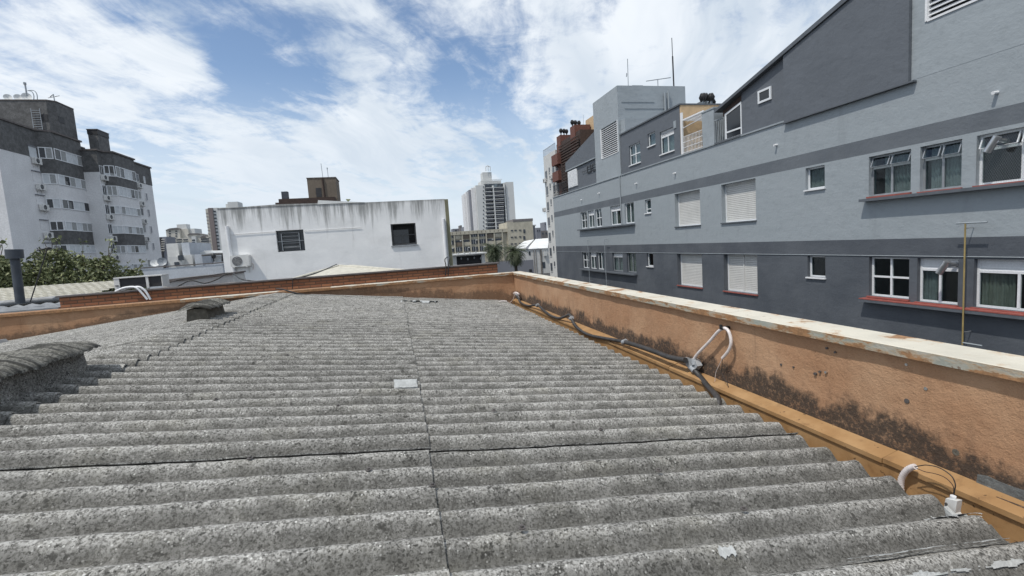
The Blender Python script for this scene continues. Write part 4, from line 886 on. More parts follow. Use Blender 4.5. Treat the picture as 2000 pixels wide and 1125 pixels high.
MB().box(-10.6, -6.72, 10.6, 12.55, 0, Z-.98).build('wall', 'pale_wall', tr)
MB().prism([(-9.9, 10.75, Z-.86), (-7.6, 10.75, Z-.83), (-7.6, 11.0, Z-.75), (-9.9, 11.0, Z-.78)], (0, 0, .05)).build('ridge_piece', 'dark_cap', tr)
for i in range(3): m_ = MB(); m_.tube(smooth_path([(-9.0+.35*i, 10.55, Z-.85), (-8.85+.35*i, 10.75, Z-.76), (-8.6+.35*i, 11.0, Z-.72), (-8.4+.35*i, 11.3, Z-.72)], 3), .05, 6); m_.build('ridge_roll', 'roof_white' if i == 0 else 'tin_roof', tr)
tl = thing('tiled_roof', 'pale cream tiled roof sloping behind the dark flue pipe at the left', 'roof', (-12, 15, 0))
m_ = MB(); nx, ny = 150, 9
pa, pb_, pc, pd = Vector((-15.5, 13.0, Z-.72)), Vector((-7.2, 13.4, Z-.60)), Vector((-7.2, 16.2, Z-.36)), Vector((-16.5, 16.2, Z-.30))
for j in range(ny*2):
    v = ((j+1)//2)/ny; dz = .035 if j % 2 == 0 else 0.0
    for i in range(nx+1):
        u = i/nx; p = pa.lerp(pb_, u).lerp(pd.lerp(pc, u), v); m_.V.append((p.x, p.y, p.z+.03*abs(math.sin(i*math.pi/3.2))+dz-.02))
m_.F = [(j*(nx+1)+i, j*(nx+1)+i+1, (j+1)*(nx+1)+i+1, (j+1)*(nx+1)+i) for j in range(ny*2-1) for i in range(nx)]
m_.build('tiles', 'hip_tiles', tl)
MB().box(-16.2, -7.3, 13.3, 16.1, 0, Z-.78).build('wall', 'pale_wall', tl)
MB().tube([pa + Vector((0, -.06, .0)), pb_ + Vector((0, -.06, .0))], .07, 6).build('eaves_gutter', 'tin_roof', tl)
fl = thing('flue_pipe', 'dark upright flue pipe with a wide round cap at the far left', 'flue pipe', P(40, 590, Y=12.9))
a, b = P(40, 592, Y=12.9), P(29, 505, Y=12.9)
MB().tube([a, b], .085, 14).build('pipe', 'pipe_dark', fl)
MB().tube([P(29, 505, Y=12.9), P(27.2, 487, Y=12.9)], .152, 16).build('cap', 'pipe_dark', fl)
an = thing('antenna', 'leaning thin aerial with short cross rods in front of the left tree', 'antenna', P(59, 588, Y=12.2))
a, b = P(59, 590, Y=12.2), P(92, 487, Y=12.2)
MB().tube([a, b], .012, 5).build('pole', 'black_metal', an)
MB().tube([P(72, 489, Y=12.2), P(97, 484, Y=12.2)], .016, 5).build('boom', 'black_metal', an)
for k, (x0, y0, x1, y1) in enumerate(((72, 484, 82, 496), (76, 482, 86, 494), (62, 495, 74, 497), (70, 501, 80, 503))):
    MB().tube([P(x0, y0, Y=12.2), P(x1, y1, Y=12.2)], .008, 4).build('rod', 'black_metal', an)
MB().ball(P(94, 485, Y=12.2), .06, .5).build('dipole_box', 'black_metal', an)
# condenser on the brick wall seen from behind
ac = thing('air_conditioner', 'outdoor condenser with dark finned back and pale frame, on the brick wall at left', 'air conditioner', P(268, 565, Y=12.3))
x0, x1, zt, zb = P(221, 545, Y=12.3).x, P(315, 541, Y=12.3).x, Z-.215, Z-.47
MB().box(x0+.10, x1-.005, 12.34, 12.62, zb+.01, zt-.012).build('fin_coil', 'fin_dark', ac)
m_ = MB(); m_.box(x0, x1+.01, 12.30, 12.66, zt-.01, zt+.015); m_.box(x0, x0+.10, 12.31, 12.65, zb, zt-.012); m_.box(x0+.66*(x1-x0), x0+.66*(x1-x0)+.05, 12.31, 12.34, zb, zt-.012); m_.box(x1-.01, x1+.005, 12.31, 12.65, zb, zt-.012)
m_.build('casing', 'ac_white', ac)
MB().box(x0+.02, x0+.08, 12.295, 12.31, zb+.08, zb+.10).build('label_slot', 'fin_dark', ac)
pp = thing('drain_pipes', 'pair of white pipes bending down over the brick wall at left', 'pipe', P(262, 562, Y=11.4))
for d in (0, 10):
    MB().tube(smooth_path([P(226+d, 569-d*.15, Y=11.6), P(240+d, 563, Y=11.5), P(256+d, 560.5, Y=11.42), P(266+d, 562, Y=11.4), P(276+d, 571, Y=11.4), P(288+d*.6, 585, Y=11.4)], 5), .022, 8).build('pipe', 'white_paint', pp)
cb = thing('cable', 'black cable sagging in loops above the left half of the brick wall', 'cable', P(400, 545, Y=12.2))
MB().tube(smooth_path([P(318, 566, Y=12.3), P(345, 560, Y=12.3), P(372, 548, Y=12.3), P(400, 553, Y=12.3), P(425, 545, Y=12.3), P(438, 537, Y=12.3), P(452, 533, Y=12.3)], 5), .014, 5).build('loop', 'black_rubber', cb)
MB().tube(smooth_path([P(320, 555, Y=13.3), P(360, 544, Y=13.3), P(410, 538, Y=13.3), P(452, 533, Y=13.3), P(470, 545, Y=12.5), P(510, 549, Y=12.0), P(560, 545, Y=11.8), P(610, 536, Y=11.8), P(658, 516, Y=14.5)], 5), .013, 5).build('strand', 'black_rubber', cb)
for lab, px, h0, h1, hook in (('thin black wire hooked over the brick wall left of the middle', 573, 545, 566, True), ('pair of black wires rising over the brick wall near the white drainpipe', 873, 500, 540, False)):
    wt = thing('wall_wire', lab, 'wire', P(px, h1, Y=11.45), 'black wires on the brick wall')
    if hook: MB().tube(smooth_path([P(px-1.5, h1-2, Y=11.44), P(px-1, h0+3, Y=11.44), P(px+1, h0-1, Y=11.42), P(px+5, h0-1, Y=11.44)], 4), .010, 5).build('wire', 'black_rubber', wt)
    else:
        for d in (0, 5): MB().tube(smooth_path([P(px-3+d, h1-2, Y=11.44), P(px-2+d, 521, Y=11.44), P(px-4+d*1.6, 507, Y=11.5), P(px+1+d*1.1, 502, Y=11.8)], 4), .013, 5).build('wire', 'black_rubber', wt)
lean = thing('grey_lean_to', 'low grey-white lean-to with a dark edge left of the white building', 'shed', (-6.0, 13.6, 0))
q = [P(318, 566, Y=13.6), P(458, 553, Y=13.6), P(453, 533, Y=13.6), P(318, 549, Y=13.6)]
MB().prism(q, (0, 1.0, 0)).build('wall', 'pale_wall', lean)
MB().prism([P(318, 551, Y=13.55), P(455, 535, Y=13.55), P(454.5, 532, Y=13.55), P(318, 547, Y=13.55)], (0, 1.1, 0)).build('roof_edge', 'dark_cap', lean)
MB().box(q[0].x, q[1].x, 13.65, 14.5, 0, q[0].z-.02).build('lower_wall', 'pale_wall', lean)

# ------------------------------------------------------------------ white building straight ahead
YW, KW = 25.0, 1.25
WB = thing('white_building', 'old white rendered building streaked with grime, with two small windows', 'building', (-2.4, YW+3, 0))
fw_ = faceY(YW)
wx0, wx1 = -6.25*KW-.02, 2.16*KW
h1, h2 = (-4.36*KW, -3.375*KW, .215*KW, 1.025*KW), (-.085*KW, .905*KW, .17*KW, 1.04*KW)
m_ = MB(); m_.wall(fw_, wx0, wx1, -8.0, 2.44, [h1, h2], .22)
m_.box(wx0, wx0+.02, YW+.001, YW+9, 0, Z+2.44); m_.box(wx0, wx1, YW+9, YW+9.02, 0, Z+2.44); m_.box(wx0+.02, wx1-.02, YW+.5, YW+8.9, Z-.6, Z-.5)
m_.box(wx0+.02, wx1, YW+.22, YW+8.9, Z+2.20, Z+2.30)
m_.build('wall', 'streaked_white', WB)
MB().box(wx1+.002, wx1+.18, YW-.03, YW+9, 0, Z+2.42).build('end_wall', 'khaki_wall', WB)
m_ = MB(); m_.prism([(-2.76*KW, YW-.03, Z+2.444), (-1.0*KW, YW-.03, Z+2.444), (-2.72*KW, YW-.03, Z+2.64)], (0, 9, 0)); m_.build('gable_top', 'roof_white', WB)
m_ = MB(); m_.prism([(wx0, YW-.02, Z+2.444), (-2.77*KW, YW-.02, Z+2.444), (-2.77*KW, YW-.02, Z+2.50), (-4.2*KW, YW-.02, Z+2.53), (-5.6*KW, YW-.02, Z+2.47), (wx0, YW-.02, Z+2.46)], (0, .3, 0)); m_.build('parapet_top', 'streaked_white', WB)
MB().box(wx0, -2.8*KW, YW-.05, YW+.3, Z+2.531, Z+2.55).build('flashing', 'roof_white', WB) if False else None
MB().tube([(-6.1*KW, YW-.03, Z+1.225), (-4.37*KW, YW-.03, Z+1.255)], .012, 5).build('wall_conduit', 'white_paint', WB); MB().tube([(-3.36*KW, YW-.03, Z+1.215), (-1.23*KW, YW-.03, Z+1.225)], .012, 5).build('wall_conduit', 'white_paint', WB)
MB().tube([(-6.0*KW, YW-.08, Z+1.62), (-5.98*KW, YW-.08, Z+.15), (-5.9*KW, YW-.08, Z-1.2)], .085, 8).build('downpipe', 'white_paint', WB)
MB().tube([(2.04*KW, YW-.08, Z+1.42), (2.04*KW, YW-.08, Z-1.2)], .09, 8).build('downpipe', 'white_paint', WB)
# left window: steel louvre, right window: sliding pane half open
o = win_simple(WB, fw_, h1[0]+.01, h1[1]-.01, h1[2]+.01, h1[3]-.01, 'dark_glass', -.21, -.19)
m_ = MB(); u0, u1 = h1[0]+.22, h1[1]-.22
for i in range(5):
    v = h1[2]+.16+i*.165; m_.hexa([fw_.p(u0, v, -.16), fw_.p(u1, v, -.16), fw_.p(u1, v+.01, -.16), fw_.p(u0, v+.01, -.16), fw_.p(u0, v+.07, -.06), fw_.p(u1, v+.07, -.06), fw_.p(u1, v+.08, -.06), fw_.p(u0, v+.08, -.06)])
m_.build('louvre', 'grey_metal', o)
m_ = MB()
for u in (u0, u1): m_.fbox(fw_, u-.015, u+.015, h1[2]+.05, h1[3]-.14, -.10, -.04)
m_.fbox(fw_, h1[0]+.02, h1[1]-.02, h1[2]+.48, h1[2]+.50, -.05, -.02); m_.build('frame', 'grey_metal', o)
o = win_simple(WB, fw_, h2[0]+.01, h2[1]-.01, h2[2]+.01, h2[3]-.01, 'black_metal', -.9, -.88)
o2 = MB(); o2.fbox(fw_, h2[0]+.10, h2[0]+.86, h2[2]+.10, h2[3]-.30, -.18, -.17); o2.build('pane', 'dark_glass', o)
m_ = MB()
for (a, b, c, d) in ((h2[0], h2[0]+.08, h2[2], h2[3]), (h2[1]-.07, h2[1], h2[2], h2[3]), (h2[0]+.08, h2[1]-.07, h2[2], h2[2]+.09), (h2[0]+.08, h2[1]-.07, h2[3]-.05, h2[3]), (h2[0]+.08, h2[1]-.07, h2[2]+.50, h2[2]+.53), (h2[0]+.52, h2[0]+.55, h2[2]+.09, h2[2]+.5)): m_.fbox(fw_, a, b, c, d, -.16, -.10)
m_.build('frame', 'dark_frame', o)
MB().fbox(fw_, h2[0]-.06, h2[1]+.05, h2[2]-.05, h2[2]-.003, -.1, .07).build('sill', 'grey_metal', o)
acg = 'outdoor units on the walls'
acw = ac_unit('white outdoor condenser with a round fan grille on the old white building', acg, .82, .54, .30)
acw.location = (-5.64*KW, YW-.02, Z-.30)
# hipped tile roof between
hr = thing('hipped_roof', 'low pale hipped tile roof peeking over the brick wall in front of the white building', 'roof', (-1.7, 19, 0))
ap = P(662, 519, Y=19.5); m_ = MB()
e0, e1, e2, e3 = P(545, 553, Y=17.0), P(845, 532, Y=17.0), P(800, 528, Y=22), P(600, 545, Y=22)
ap2 = ap + Vector((.4, 1.2, -.02))
m_.add([e0, e1, e2, e3, ap, ap2], [(0, 1, 4), (1, 2, 5, 4), (2, 3, 5), (3, 0, 4, 5)]); m_.build('tiles', 'hip_tiles', hr)
m_ = MB(); m_.tube([e1, ap], .05, 6); m_.tube([e0, ap], .05, 6); m_.build('hip_ridge', 'hip_tiles', hr)
MB().box(e0.x+.5, e2.x, 17.5, 21.8, 0, Z-1.3).build('wall', 'pale_wall', hr)
# small cabin with a dark opening right of it
cbn = thing('small_cabin', 'small flat-roofed white cabin with a wide dark opening, right of the white building', 'cabin', (5.8, 41, 0))
x0, x1 = P(881, 510, Y=40).x, P(944, 505, Y=40).x
MB().wall(faceY(40), x0-.6, x1+.15, -8, -.80, [(P(892, 510, Y=40).x, P(941, 506, Y=40).x, -1.62, -.90)], .25).box(x0-.6, x1+.15, 42, 42.1, 0, Z-.8).build('wall', 'container_white', cbn)
boxy('roof', 'roof_white', cbn, x0-.7, x1+.3, 39.8, 42.3, -.796, -.70); boxy('dark_room', 'fin_dark', cbn, x0-.5, x1+.1, 40.6, 41.9, -7, -.82)
for i in range(4): MB().ball((x0+.9+i*.55, 40.2, Z-1.1-.1*(i % 2)), .07, 1.6, 6, 4).build('hanging_lamp', 'grey_metal', cbn)
for i in range(5): MB().ball((x0+.2+i*.5, 40.4, Z-.66), .10, .6, 6, 4).build('roof_vent', 'grey_metal', cbn)

# ------------------------------------------------------------------ block behind the white building
TB = thing('tan_rooftop', 'tan stair tower and brown roof edge rising behind the white building', 'building', (-9, 60, 0))
f60 = faceY(60)
x0, x1 = xy(606, 370, 60)[0], xy(660, 370, 60)[0]
MB().box(-9.15, -6.0, 60, 63.5, 0, Z+8.85).build('stair_tower', 'tan_wall', TB)
MB().box(-9.2, -5.95, 59.95, 63.6, Z+8.855, Z+8.95).build('tower_cap', 'dark_cap', TB)
win_simple(TB, f60, -8.3, -7.7, 6.7, 7.75, 'fin_dark', .003, .04, 'door')
MB().tube([(-7.45, 59.9, Z+8.9), (-7.4, 59.9, Z+6.6)], .10, 6).build('downpipe', 'dark_brown', TB)
MB().box(-12.2, -6.2, 59.0, 66, 0, Z+6.55).build('wall', 'dark_brown', TB) ; MB().box(-12.55, -6.15, 58.9, 66, 0, Z+6.15).build('lower_wall', 'dark_brown', TB)
MB().box(-11.9, -11.25, 59.3, 60.0, Z+6.552, Z+7.4).build('chimney', 'pipe_dark', TB)
mast('antenna', 'two thin rods on top of the tan stair tower', 'antenna', (-7.5, 61, Z+8.9), [('rod', 'grey_metal', [((-7.5, 61, Z+8.9), (-7.56, 61, Z+10.7), .03)]), ('rod', 'grey_metal', [((-6.9, 61, Z+8.9), (-6.92, 61, Z+10.0), .03)]), ('tip', 'grey_metal', [((-6.92, 61, Z+10.0), (-6.92, 61, Z+10.2), .06)])])

# ------------------------------------------------------------------ low white buildings left of it
LW = thing('low_white_building', 'low white building with stepped blocks and pale walls, between tree and white building', 'building', (-17, 46, 0))
Yl = 45.0
def blk(name, mt, px0, py0, px1, py1, Y, d, parent=LW, base=None):
    a, b = P(px0, py0, Y=Y), P(px1, py1, Y=Y); zt = (P(px0, py0, Y=Y).z + P(px1, py0 - (px1-px0)*.045, Y=Y).z)/2; zb_ = b.z if base is None else base
    return MB().box(a.x, b.x, Y, Y+d, min(zb_, zt-.1), zt).build(name, mt, parent)
blk('front_wall', 'pale_wall_cool', 262, 526, 440, 560, 36, .5, base=0)
MB().box(P(262, 526, Y=36).x, P(440, 515, Y=36).x, 35.95, 36.55, P(352, 520, Y=36).z+.02, P(352, 518, Y=36).z+.02).build('wall_cap', 'dark_cap', LW)
blk('upper_block', 'container_white', 324, 476, 354, 530, 46, 5, base=0); blk('upper_block', 'pale_wall_cool', 354, 474, 376, 530, 46, 5, base=0)
blk('middle_block', 'container_white', 327, 502, 358, 530, 44.5, 1.5, base=0); blk('middle_block', 'container_white', 358, 498, 379, 530, 45, 1, base=0); blk('middle_block', 'pale_wall_cool', 379, 497, 398, 530, 44.8, 2, base=0)
blk('end_block', 'pale_wall_cool', 400, 517, 437, 540, 42, 2, base=0)
for a, b, c, d, Y in ((347, 499, 359, 508, 44.4), (340, 512, 350, 518, 44.4), (324, 508, 327, 517, 44.4)):
    p, q_ = P(a, b, Y=Y), P(c, d, Y=Y); MB().box(p.x, q_.x, Y, Y+.08, q_.z, p.z).build('window', 'far_window', LW)
m_ = MB(); r0 = P(380, 497, Y=48); m_.prism([P(381, 498, Y=48), P(420, 494, Y=48), P(412, 490, Y=48), P(399, 489.5, Y=48)], (0, 6, 0)); m_.build('canopy_roof', 'roof_white', LW)
boxy('canopy_room', 'pale_wall_cool', LW, P(398, 500, Y=47).x, P(436, 497, Y=47).x, 47, 50, -8, P(398, 499, Y=47).z-Z)
p, q_ = P(399, 499.5, Y=46.9), P(411, 506, Y=46.9); MB().box(p.x, q_.x, 46.9, 46.97, q_.z, p.z).build('window', 'fin_dark', LW)
m_ = MB(); m_.tube([P(394, 499, Y=44), P(434, 496, Y=44)], .07, 5); m_.tube([P(434, 496, Y=44), P(434.5, 511, Y=44)], .07, 5); m_.tube([P(416, 498, Y=44), P(418, 511, Y=44)], .06, 5); flat(m_.build('pergola_frame', 'black_metal', LW))
m_ = MB(); p, q_ = P(419, 500, Y=44.2), P(433, 511, Y=44.2)
for i in range(16): z_ = q_.z+(p.z-q_.z)*i/16; m_.box(p.x, q_.x, 44.2, 44.24, z_, z_+.03)
m_.build('roller_door', 'grey_metal', LW)
MB().ball(P(417, 500, Y=43.8), .18, 1.3).build('water_barrel', 'black_metal', LW)
def dish(label, p, r, mt, group, yaw=0.0, tilt=.6):
    t = thing('satellite_dish', label, 'satellite dish', p, group); p = Vector(p); m_ = MB()
    d = Vector((math.sin(yaw)*math.cos(tilt), -math.cos(yaw)*math.cos(tilt), math.sin(tilt))); a = d.orthogonal().normalized(); b = d.cross(a); c = p + Vector((0, 0, r*1.1))
    for L in range(5):
        for k in range(14):
            an_ = 2*math.pi*k/14; rr = r*L/4; m_.V.append(tuple(c + a*math.cos(an_)*rr + b*math.sin(an_)*rr + d*(.25*r*(L/4)**2)))
    m_.F = [(L*14+k, L*14+(k+1) % 14, (L+1)*14+(k+1) % 14, (L+1)*14+k) for L in range(4) for k in range(14)]; m_.smooth = True
    m_.build('reflector', mt, t); s_ = MB(); s_.tube([p, c], r*.07, 5); s_.tube([c - b*r*.8, c + d*r*.8], r*.04, 4); s_.build('mount', 'grey_metal', t)
dish('round grey satellite dish beside the low white building', P(318, 520, Y=40), .30, 'grey_metal', 'satellite dishes', .3, .2)
dish('small white satellite dish by the foot of the left apartment block', P(303, 523, Y=40), .28, 'roof_white', 'satellite dishes', .5, .5)

# ------------------------------------------------------------------ apartment block at the left
LB = thing('cladded_apartment_block', 'pale apartment block with dark cladding on top and glazed bays, at the left edge', 'building', (-42, 70, 0))
def bayed(name, mt, pts, z0, z1, parent=LB): return MB().prism([(x, y, Z+z0) for x, y in pts], (0, 0, z1-z0)).build(name, mt, parent)
W1, B1, W2, B2 = -38.5, -37.4, -35.7, -34.7
A1 = [(-58, 60.8), (W1, 60.8), (W1, 66.7), (B1, 67.4), (B1, 72.8), (-39.2, 72.8), (-39.2, 76.8), (-58, 76.8)]
A2 = [(-58, 72.6), (W2, 72.6), (W2, 73.6), (B2, 74.2), (B2, 79.4), (W2, 79.4), (W2, 86.4), (-58, 86.4)]
def grown(pts, dx, dy, ym): return [(x+(dx if x > -50 else 0), y+(-dy if y < ym else dy)) for x, y in pts]
for pts, zc, zr, ym in ((A1, 13.05, 16.15, 67.0), (A2, 12.4, 15.05, 78.0)):
    bayed('wall', 'left_white' if pts is A1 else 'left_white', pts, -8, zc)
    bayed('cladding', 'slate_cladding', grown(pts, .03, .03, ym), zc+.002, zr)
    bayed('roof_edge', 'dark_cap', grown(pts, .18, .15, ym), zr+.002, zr+.2)
# glazed strips in the bays: front and chamfer, measured on the bay planes
def strip(f, u0, u1, v0, v1, nb, seed):
    r = random.Random(seed); o = MB(); t = .09
    o.fbox(f, u0, u1, v0, v0+t, .005, .09); o.fbox(f, u0, u1, v1-t, v1, .005, .09)
    for i in range(nb+1): u = u0+(u1-u0-t)*i/nb; o.fbox(f, u, u+t, v0+t, v1-t, .005, .085)
    w_ = o.build('window', 'white_frame', LB)
    for i in range(nb):
        a = u0+(u1-u0-t)*i/nb+t; b = u0+(u1-u0-t)*(i+1)/nb
        k = r.random(); MB().fbox(f, a, b, v0+t, v1-t, .006, .04).build('pane', 'blind_white' if k < .45 else ('curtain_pale' if k < .8 else 'dark_glass'), w_)
def front(X): return faceX(X, 1)
def cham(p, q_):
    d = Vector((q_[0]-p[0], q_[1]-p[1], 0)); L_ = d.length; d.normalize(); return Frame((p[0], p[1], Z), d, (d.y, -d.x, 0)), L_
c1, l1 = cham((W1, 66.7), (B1, 67.4)); c2, l2 = cham((W2, 73.6), (B2, 74.2))
f1, f2 = front(B1), front(B2)
for i, (pa_, pb2) in enumerate((((292, 315), (313, 333)), ((341, 359), (372, 390)))): pass
zs1 = [(13.07, 14.37), (10.2, 11.4), (7.4, 8.55), (4.85, 5.95), (2.15, 3.2)]
for i, (v, vt) in enumerate(zs1):
    strip(f1, 67.5, 72.7, v, vt, 5, i); strip(c1, .06, l1-.03, v, vt, 2, i+20)
zs2 = [(12.0, 13.4), (9.5, 10.8), (7.1, 8.2), (4.55, 5.6), (1.95, 3.0), (-.6, .45)]
for i, (v, vt) in enumerate(zs2):
    strip(f2, 74.3, 79.3, v, vt, 5, i+40); strip(c2, .06, l2-.03, v, vt, 2, i+60)
for (X, ya, yb, c_, v, vt) in ((B1, 67.4, 72.8, (W1, 66.7), 11.42, 13.05), (B1, 67.4, 72.8, (W1, 66.7), 3.22, 4.83), (B2, 74.2, 79.4, (W2, 73.6), 10.82, 11.98), (B2, 74.2, 79.4, (W2, 73.6), 3.02, 4.53)):
    MB().prism([(X+.03, yb+.02, Z+v), (X+.03, ya-.02, Z+v), (c_[0]+.03, c_[1]-.03, Z+v), (c_[0]-.3, c_[1]-.03, Z+v), (c_[0]-.3, yb+.02, Z+v)], (0, 0, vt-v)).build('cladding_band', 'slate_cladding', LB)
# small windows and their outdoor units
fa, fb = front(W1), front(W2)
for v, vt in ((13.0, 14.2), (10.3, 11.45), (7.75, 8.8), (4.9, 6.0), (2.3, 3.4)):
    o = win_simple(LB, fa, 65.3, 66.45, v, vt, 'blind_white' if v > 12 else 'left_white', .034 if v > 12 else .005, .06 if v > 12 else .03)
    MB().fbox(fa, 65.2, 66.55, vt+.003, vt+.09, .003, .16).build('lintel', 'far_grey', o)
for v in (11.95, 9.45, 7.0, 4.5, 1.95, -.6):
    win_simple(LB, fb, 72.75, 73.5, v+.1, v+1.25, 'dark_glass', .005, .03, fm='white_frame', bars=1)
    win_simple(LB, fb, 81.5, 82.3, v+.55, v+1.55, 'far_window' if v > 10 or 6 < v < 8 else 'curtain_pale', .034 if v > 11 else .005, .06, fm='left_white'); win_simple(LB, fb, 83.8, 84.2, v+.55, v+1.5, 'blind_white' if v > 10 else 'far_grey', .034 if v > 11 else .005, .06, fm='left_white')
units = []
floors = ['top', 'second from the top', 'third from the top', 'fourth from the top', 'fifth from the top', 'lowest']
for i, v in enumerate((12.3, 9.4, 7.1, 3.95)): units.append((W1, 66.0, v, 'outdoor unit under the %s small window of the left block\'s nearer wall' % floors[i]))
for i, v in enumerate((11.4, 8.8, 6.35, 3.55, 1.1, -1.4)): units.append((W2, 73.2, v, '%s outdoor unit in the column left of the farther glazed bays' % floors[i]))
for i, v in enumerate((11.5, 8.9, 6.3, 3.7)): units.append((W2, 82.0, v, '%s outdoor unit in the column right of the farther glazed bays' % floors[i]))
for X, y, v, lab in units:
    c = copy_tree(acw); c['label'] = lab; c.location = (X+.05, y, Z+v); c.rotation_euler = (0, 0, math.pi/2); c.scale = (1.25, 1.25, 1.25)
# penthouse, chimney, aerials
pts = [(-45.4, 72.6), (-40.2, 72.6), (-39.5, 73.2), (-39.5, 76.6), (-45.4, 76.6)]
bayed('penthouse', 'slate_cladding', pts, 16.36, 21.2); bayed('penthouse_cap', 'dark_cap', [(x+.06, y-.05) for x, y in pts], 21.202, 21.32)
fp2 = faceY(72.6)
xo0, xo1 = P(77, 223, Y=72.6).x, -40.25
win_simple(LB, fp2, xo0, xo1, 18.75, 19.55, 'fin_dark', .004, .05, 'roof_opening'); win_simple(LB, faceX(-39.5), 73.2, 74.2, 18.75, 19.5, 'fin_dark', .004, .05, 'roof_opening')
ld = MB(); xl = P(66, 240, Y=72.6).x
for u in (xl, xl+.9): ld.fbox(fp2, u-.03, u+.03, 16.4, 20.2, .12, .18)
for i in range(13): ld.fbox(fp2, xl+.03, xl+.87, 16.6+i*.28, 16.65+i*.28, .13, .17)
ld.build('roof_ladder', 'grey_metal', LB)
MB().box(-38.5, -37.4, 77.0, 79.6, Z+15.26, Z+18.1).build('chimney', 'slate_cladding', LB); MB().box(-38.55, -37.35, 76.95, 79.65, Z+18.102, Z+18.7).build('chimney_top', 'fin_dark', LB); MB().box(-38.6, -37.3, 76.9, 79.7, Z+18.702, Z+18.8).build('chimney_cap', 'dark_cap', LB)
dg = 'satellite dishes'
for px, lab, r_ in ((16, 'leftmost of the three pale dishes on the left block\'s dark penthouse', .42), (36, 'middle one of the three pale dishes on the left block\'s dark penthouse', .42), (53, 'smaller pale dish beside the mast on the left block\'s dark penthouse', .5)):
    p = P(px, 195, Y=73.4); dish(lab, (p.x, 73.4, Z+21.3), r_, 'roof_white', dg, .5, .30)
q = lambda x, y: P(x, y, Y=73.5)
mast('antenna', 'upright mast on the dark penthouse of the left apartment block', 'antenna', q(54, 195), [('pole', 'grey_metal', [(q(54, 196), q(48.5, 162), .09)]), ('tip', 'grey_metal', [(q(48.5, 165), q(48, 161), .16)])])
mast('antenna', 'crossed television aerial at the right end of the dark penthouse', 'antenna', q(107, 196), [('pole', 'grey_metal', [(q(107, 199), q(104, 184), .06)]), ('boom', 'grey_metal', [(q(94, 191), q(116, 187), .05)]), ('rod', 'grey_metal', [(q(98, 189), q(104, 184.5), .05)])])
m_ = MB(); m_.tube(smooth_path([q(54, 177), q(62, 179), q(66, 186), q(66, 195)], 4), .05, 4); m_.tube(smooth_path([q(54, 177), q(66, 177), q(72, 184), q(73, 195)], 4), .05, 4); flat(m_.build('roof_rail', 'light_grey_trim', LB))

# ------------------------------------------------------------------ tower and others in the distance
def far_block(name, label, Y, d, pieces, wins, cat='building'):
    x0, z0 = xy(pieces[0][1], pieces[0][2], Y)
    t = thing(name, label, cat, (x0, Y+d/2, 0))
    for nm, pa0, pt, pa1, mt, dy, dd in pieces:
        xa, za = xy(pa0, pt, Y); xb, _ = xy(pa1, pt, Y)
        MB().box(xa, xb, Y+dy, Y+dy+dd, 0, Z+za).build(nm, mt, t)
    src = {}
    for nm, mt, pa0, pt, pa1, pbm, dy in wins:
        xa, za = xy(pa0, pt, Y); xb, _ = xy(pa1, pt, Y); zb2 = xy(pa0, pbm, Y)[1]
        MB().box(xa, xb, Y+dy-.25, Y+dy-.01, Z+zb2, Z+za).build(nm, mt, t)
    return t
TW = far_block('white_tower', 'tall white apartment tower with dark glazed balconies, in the middle distance', 340, 25,
    [('wall', 929, 362, 946.5, 'far_white', 0, 25), ('side_wing', 922, 366, 929, 'left_white', 3, 22), ('side_wing', 918, 369, 922.2, 'far_grey', 6, 19), ('side_wing', 914, 372, 918.2, 'left_white', 9, 16), ('side_wing', 910.5, 375, 914.2, 'left_white', 13, 12), ('core', 946.5, 359, 983.2, 'tower_glass', 1.5, 20), ('fin', 983.2, 357, 985.6, 'far_white', -.5, 20), ('slot', 985.6, 360, 987.2, 'fin_dark', 1.5, 18), ('right_wing', 987.2, 355.5, 1002.8, 'far_white', .5, 18),
     ('crown', 941, 352, 981, 'far_white', 4, 12), ('lift_core', 945, 334, 963, 'far_white', 6, 8)], [])
for i in range(12):
    y = 362+i*7.6; k = (i*7.6)/85*6
    for a, b in ((947.5+.4, 963.2), (965.3, 982.6)):
        xa, za = xy(a, y, 340); xb = xy(b, y, 340)[0]
        o = MB().box(xa, xb, 338.6, 341.4, Z+za-3.0, Z+za-2.55).build('balcony', 'far_grey', TW)
    xa, za = xy(947.5, y-1, 340)
    MB().box(xa, xy(982.8, y, 340)[0], 338.4, 341.45, Z+za-2.5+.0, Z+za-2.1).build('floor_slab', 'far_white', TW) if i < 11 else None
    xa, za = xy(943.2, y+2, 340)
    MB().box(xa, xa+.7, 339.7, 339.99, Z+za-.8, Z+za).build('window', 'far_window', TW)
xa = xy(964, 400, 340)[0]; MB().box(xa, xa+.8, 338.3, 341.4, Z+8, Z+41).build('balcony_divider', 'far_white', TW)
m_ = MB()
for a in (949, 953.5, 957.5): m_.tube([P(a, 334, Y=345), P(a-.3, 325, Y=345)], .25, 5)
m_.tube([P(948.7, 326, Y=345), P(952, 323.5, Y=345), P(957.3, 326, Y=345)], .3, 5); flat(m_.build('roof_pipes', 'far_white', TW))
m_ = MB()
for a in range(942, 982, 4): m_.tube([P(a, 359, Y=342), P(a, 351.5, Y=342)], .15, 4)
m_.tube([P(941, 352, Y=342), P(981, 350, Y=342)], .2, 4); flat(m_.build('roof_frame', 'far_white', TW))
YB = 210
BG = thing('long_beige_building', 'long low beige building with rows of dark windows in front of the white tower', 'building', (40, YB+8, 0))
xa, xb, xc, xd = xy(870, 455, YB)[0], xy(989.5, 446, YB)[0], xy(1038.5, 434, YB)[0], xy(1047, 434, YB)[0]
ztop = xy(935, 452, YB)[1]; MB().box(xa, xb, YB, YB+16, 0, Z+ztop-1.0).build('wall', 'beige_wall', BG); MB().box(xa, xb, YB-1.0, YB+16, Z+ztop-1.0, Z+ztop+.5).build('parapet', 'beige_wall', BG)
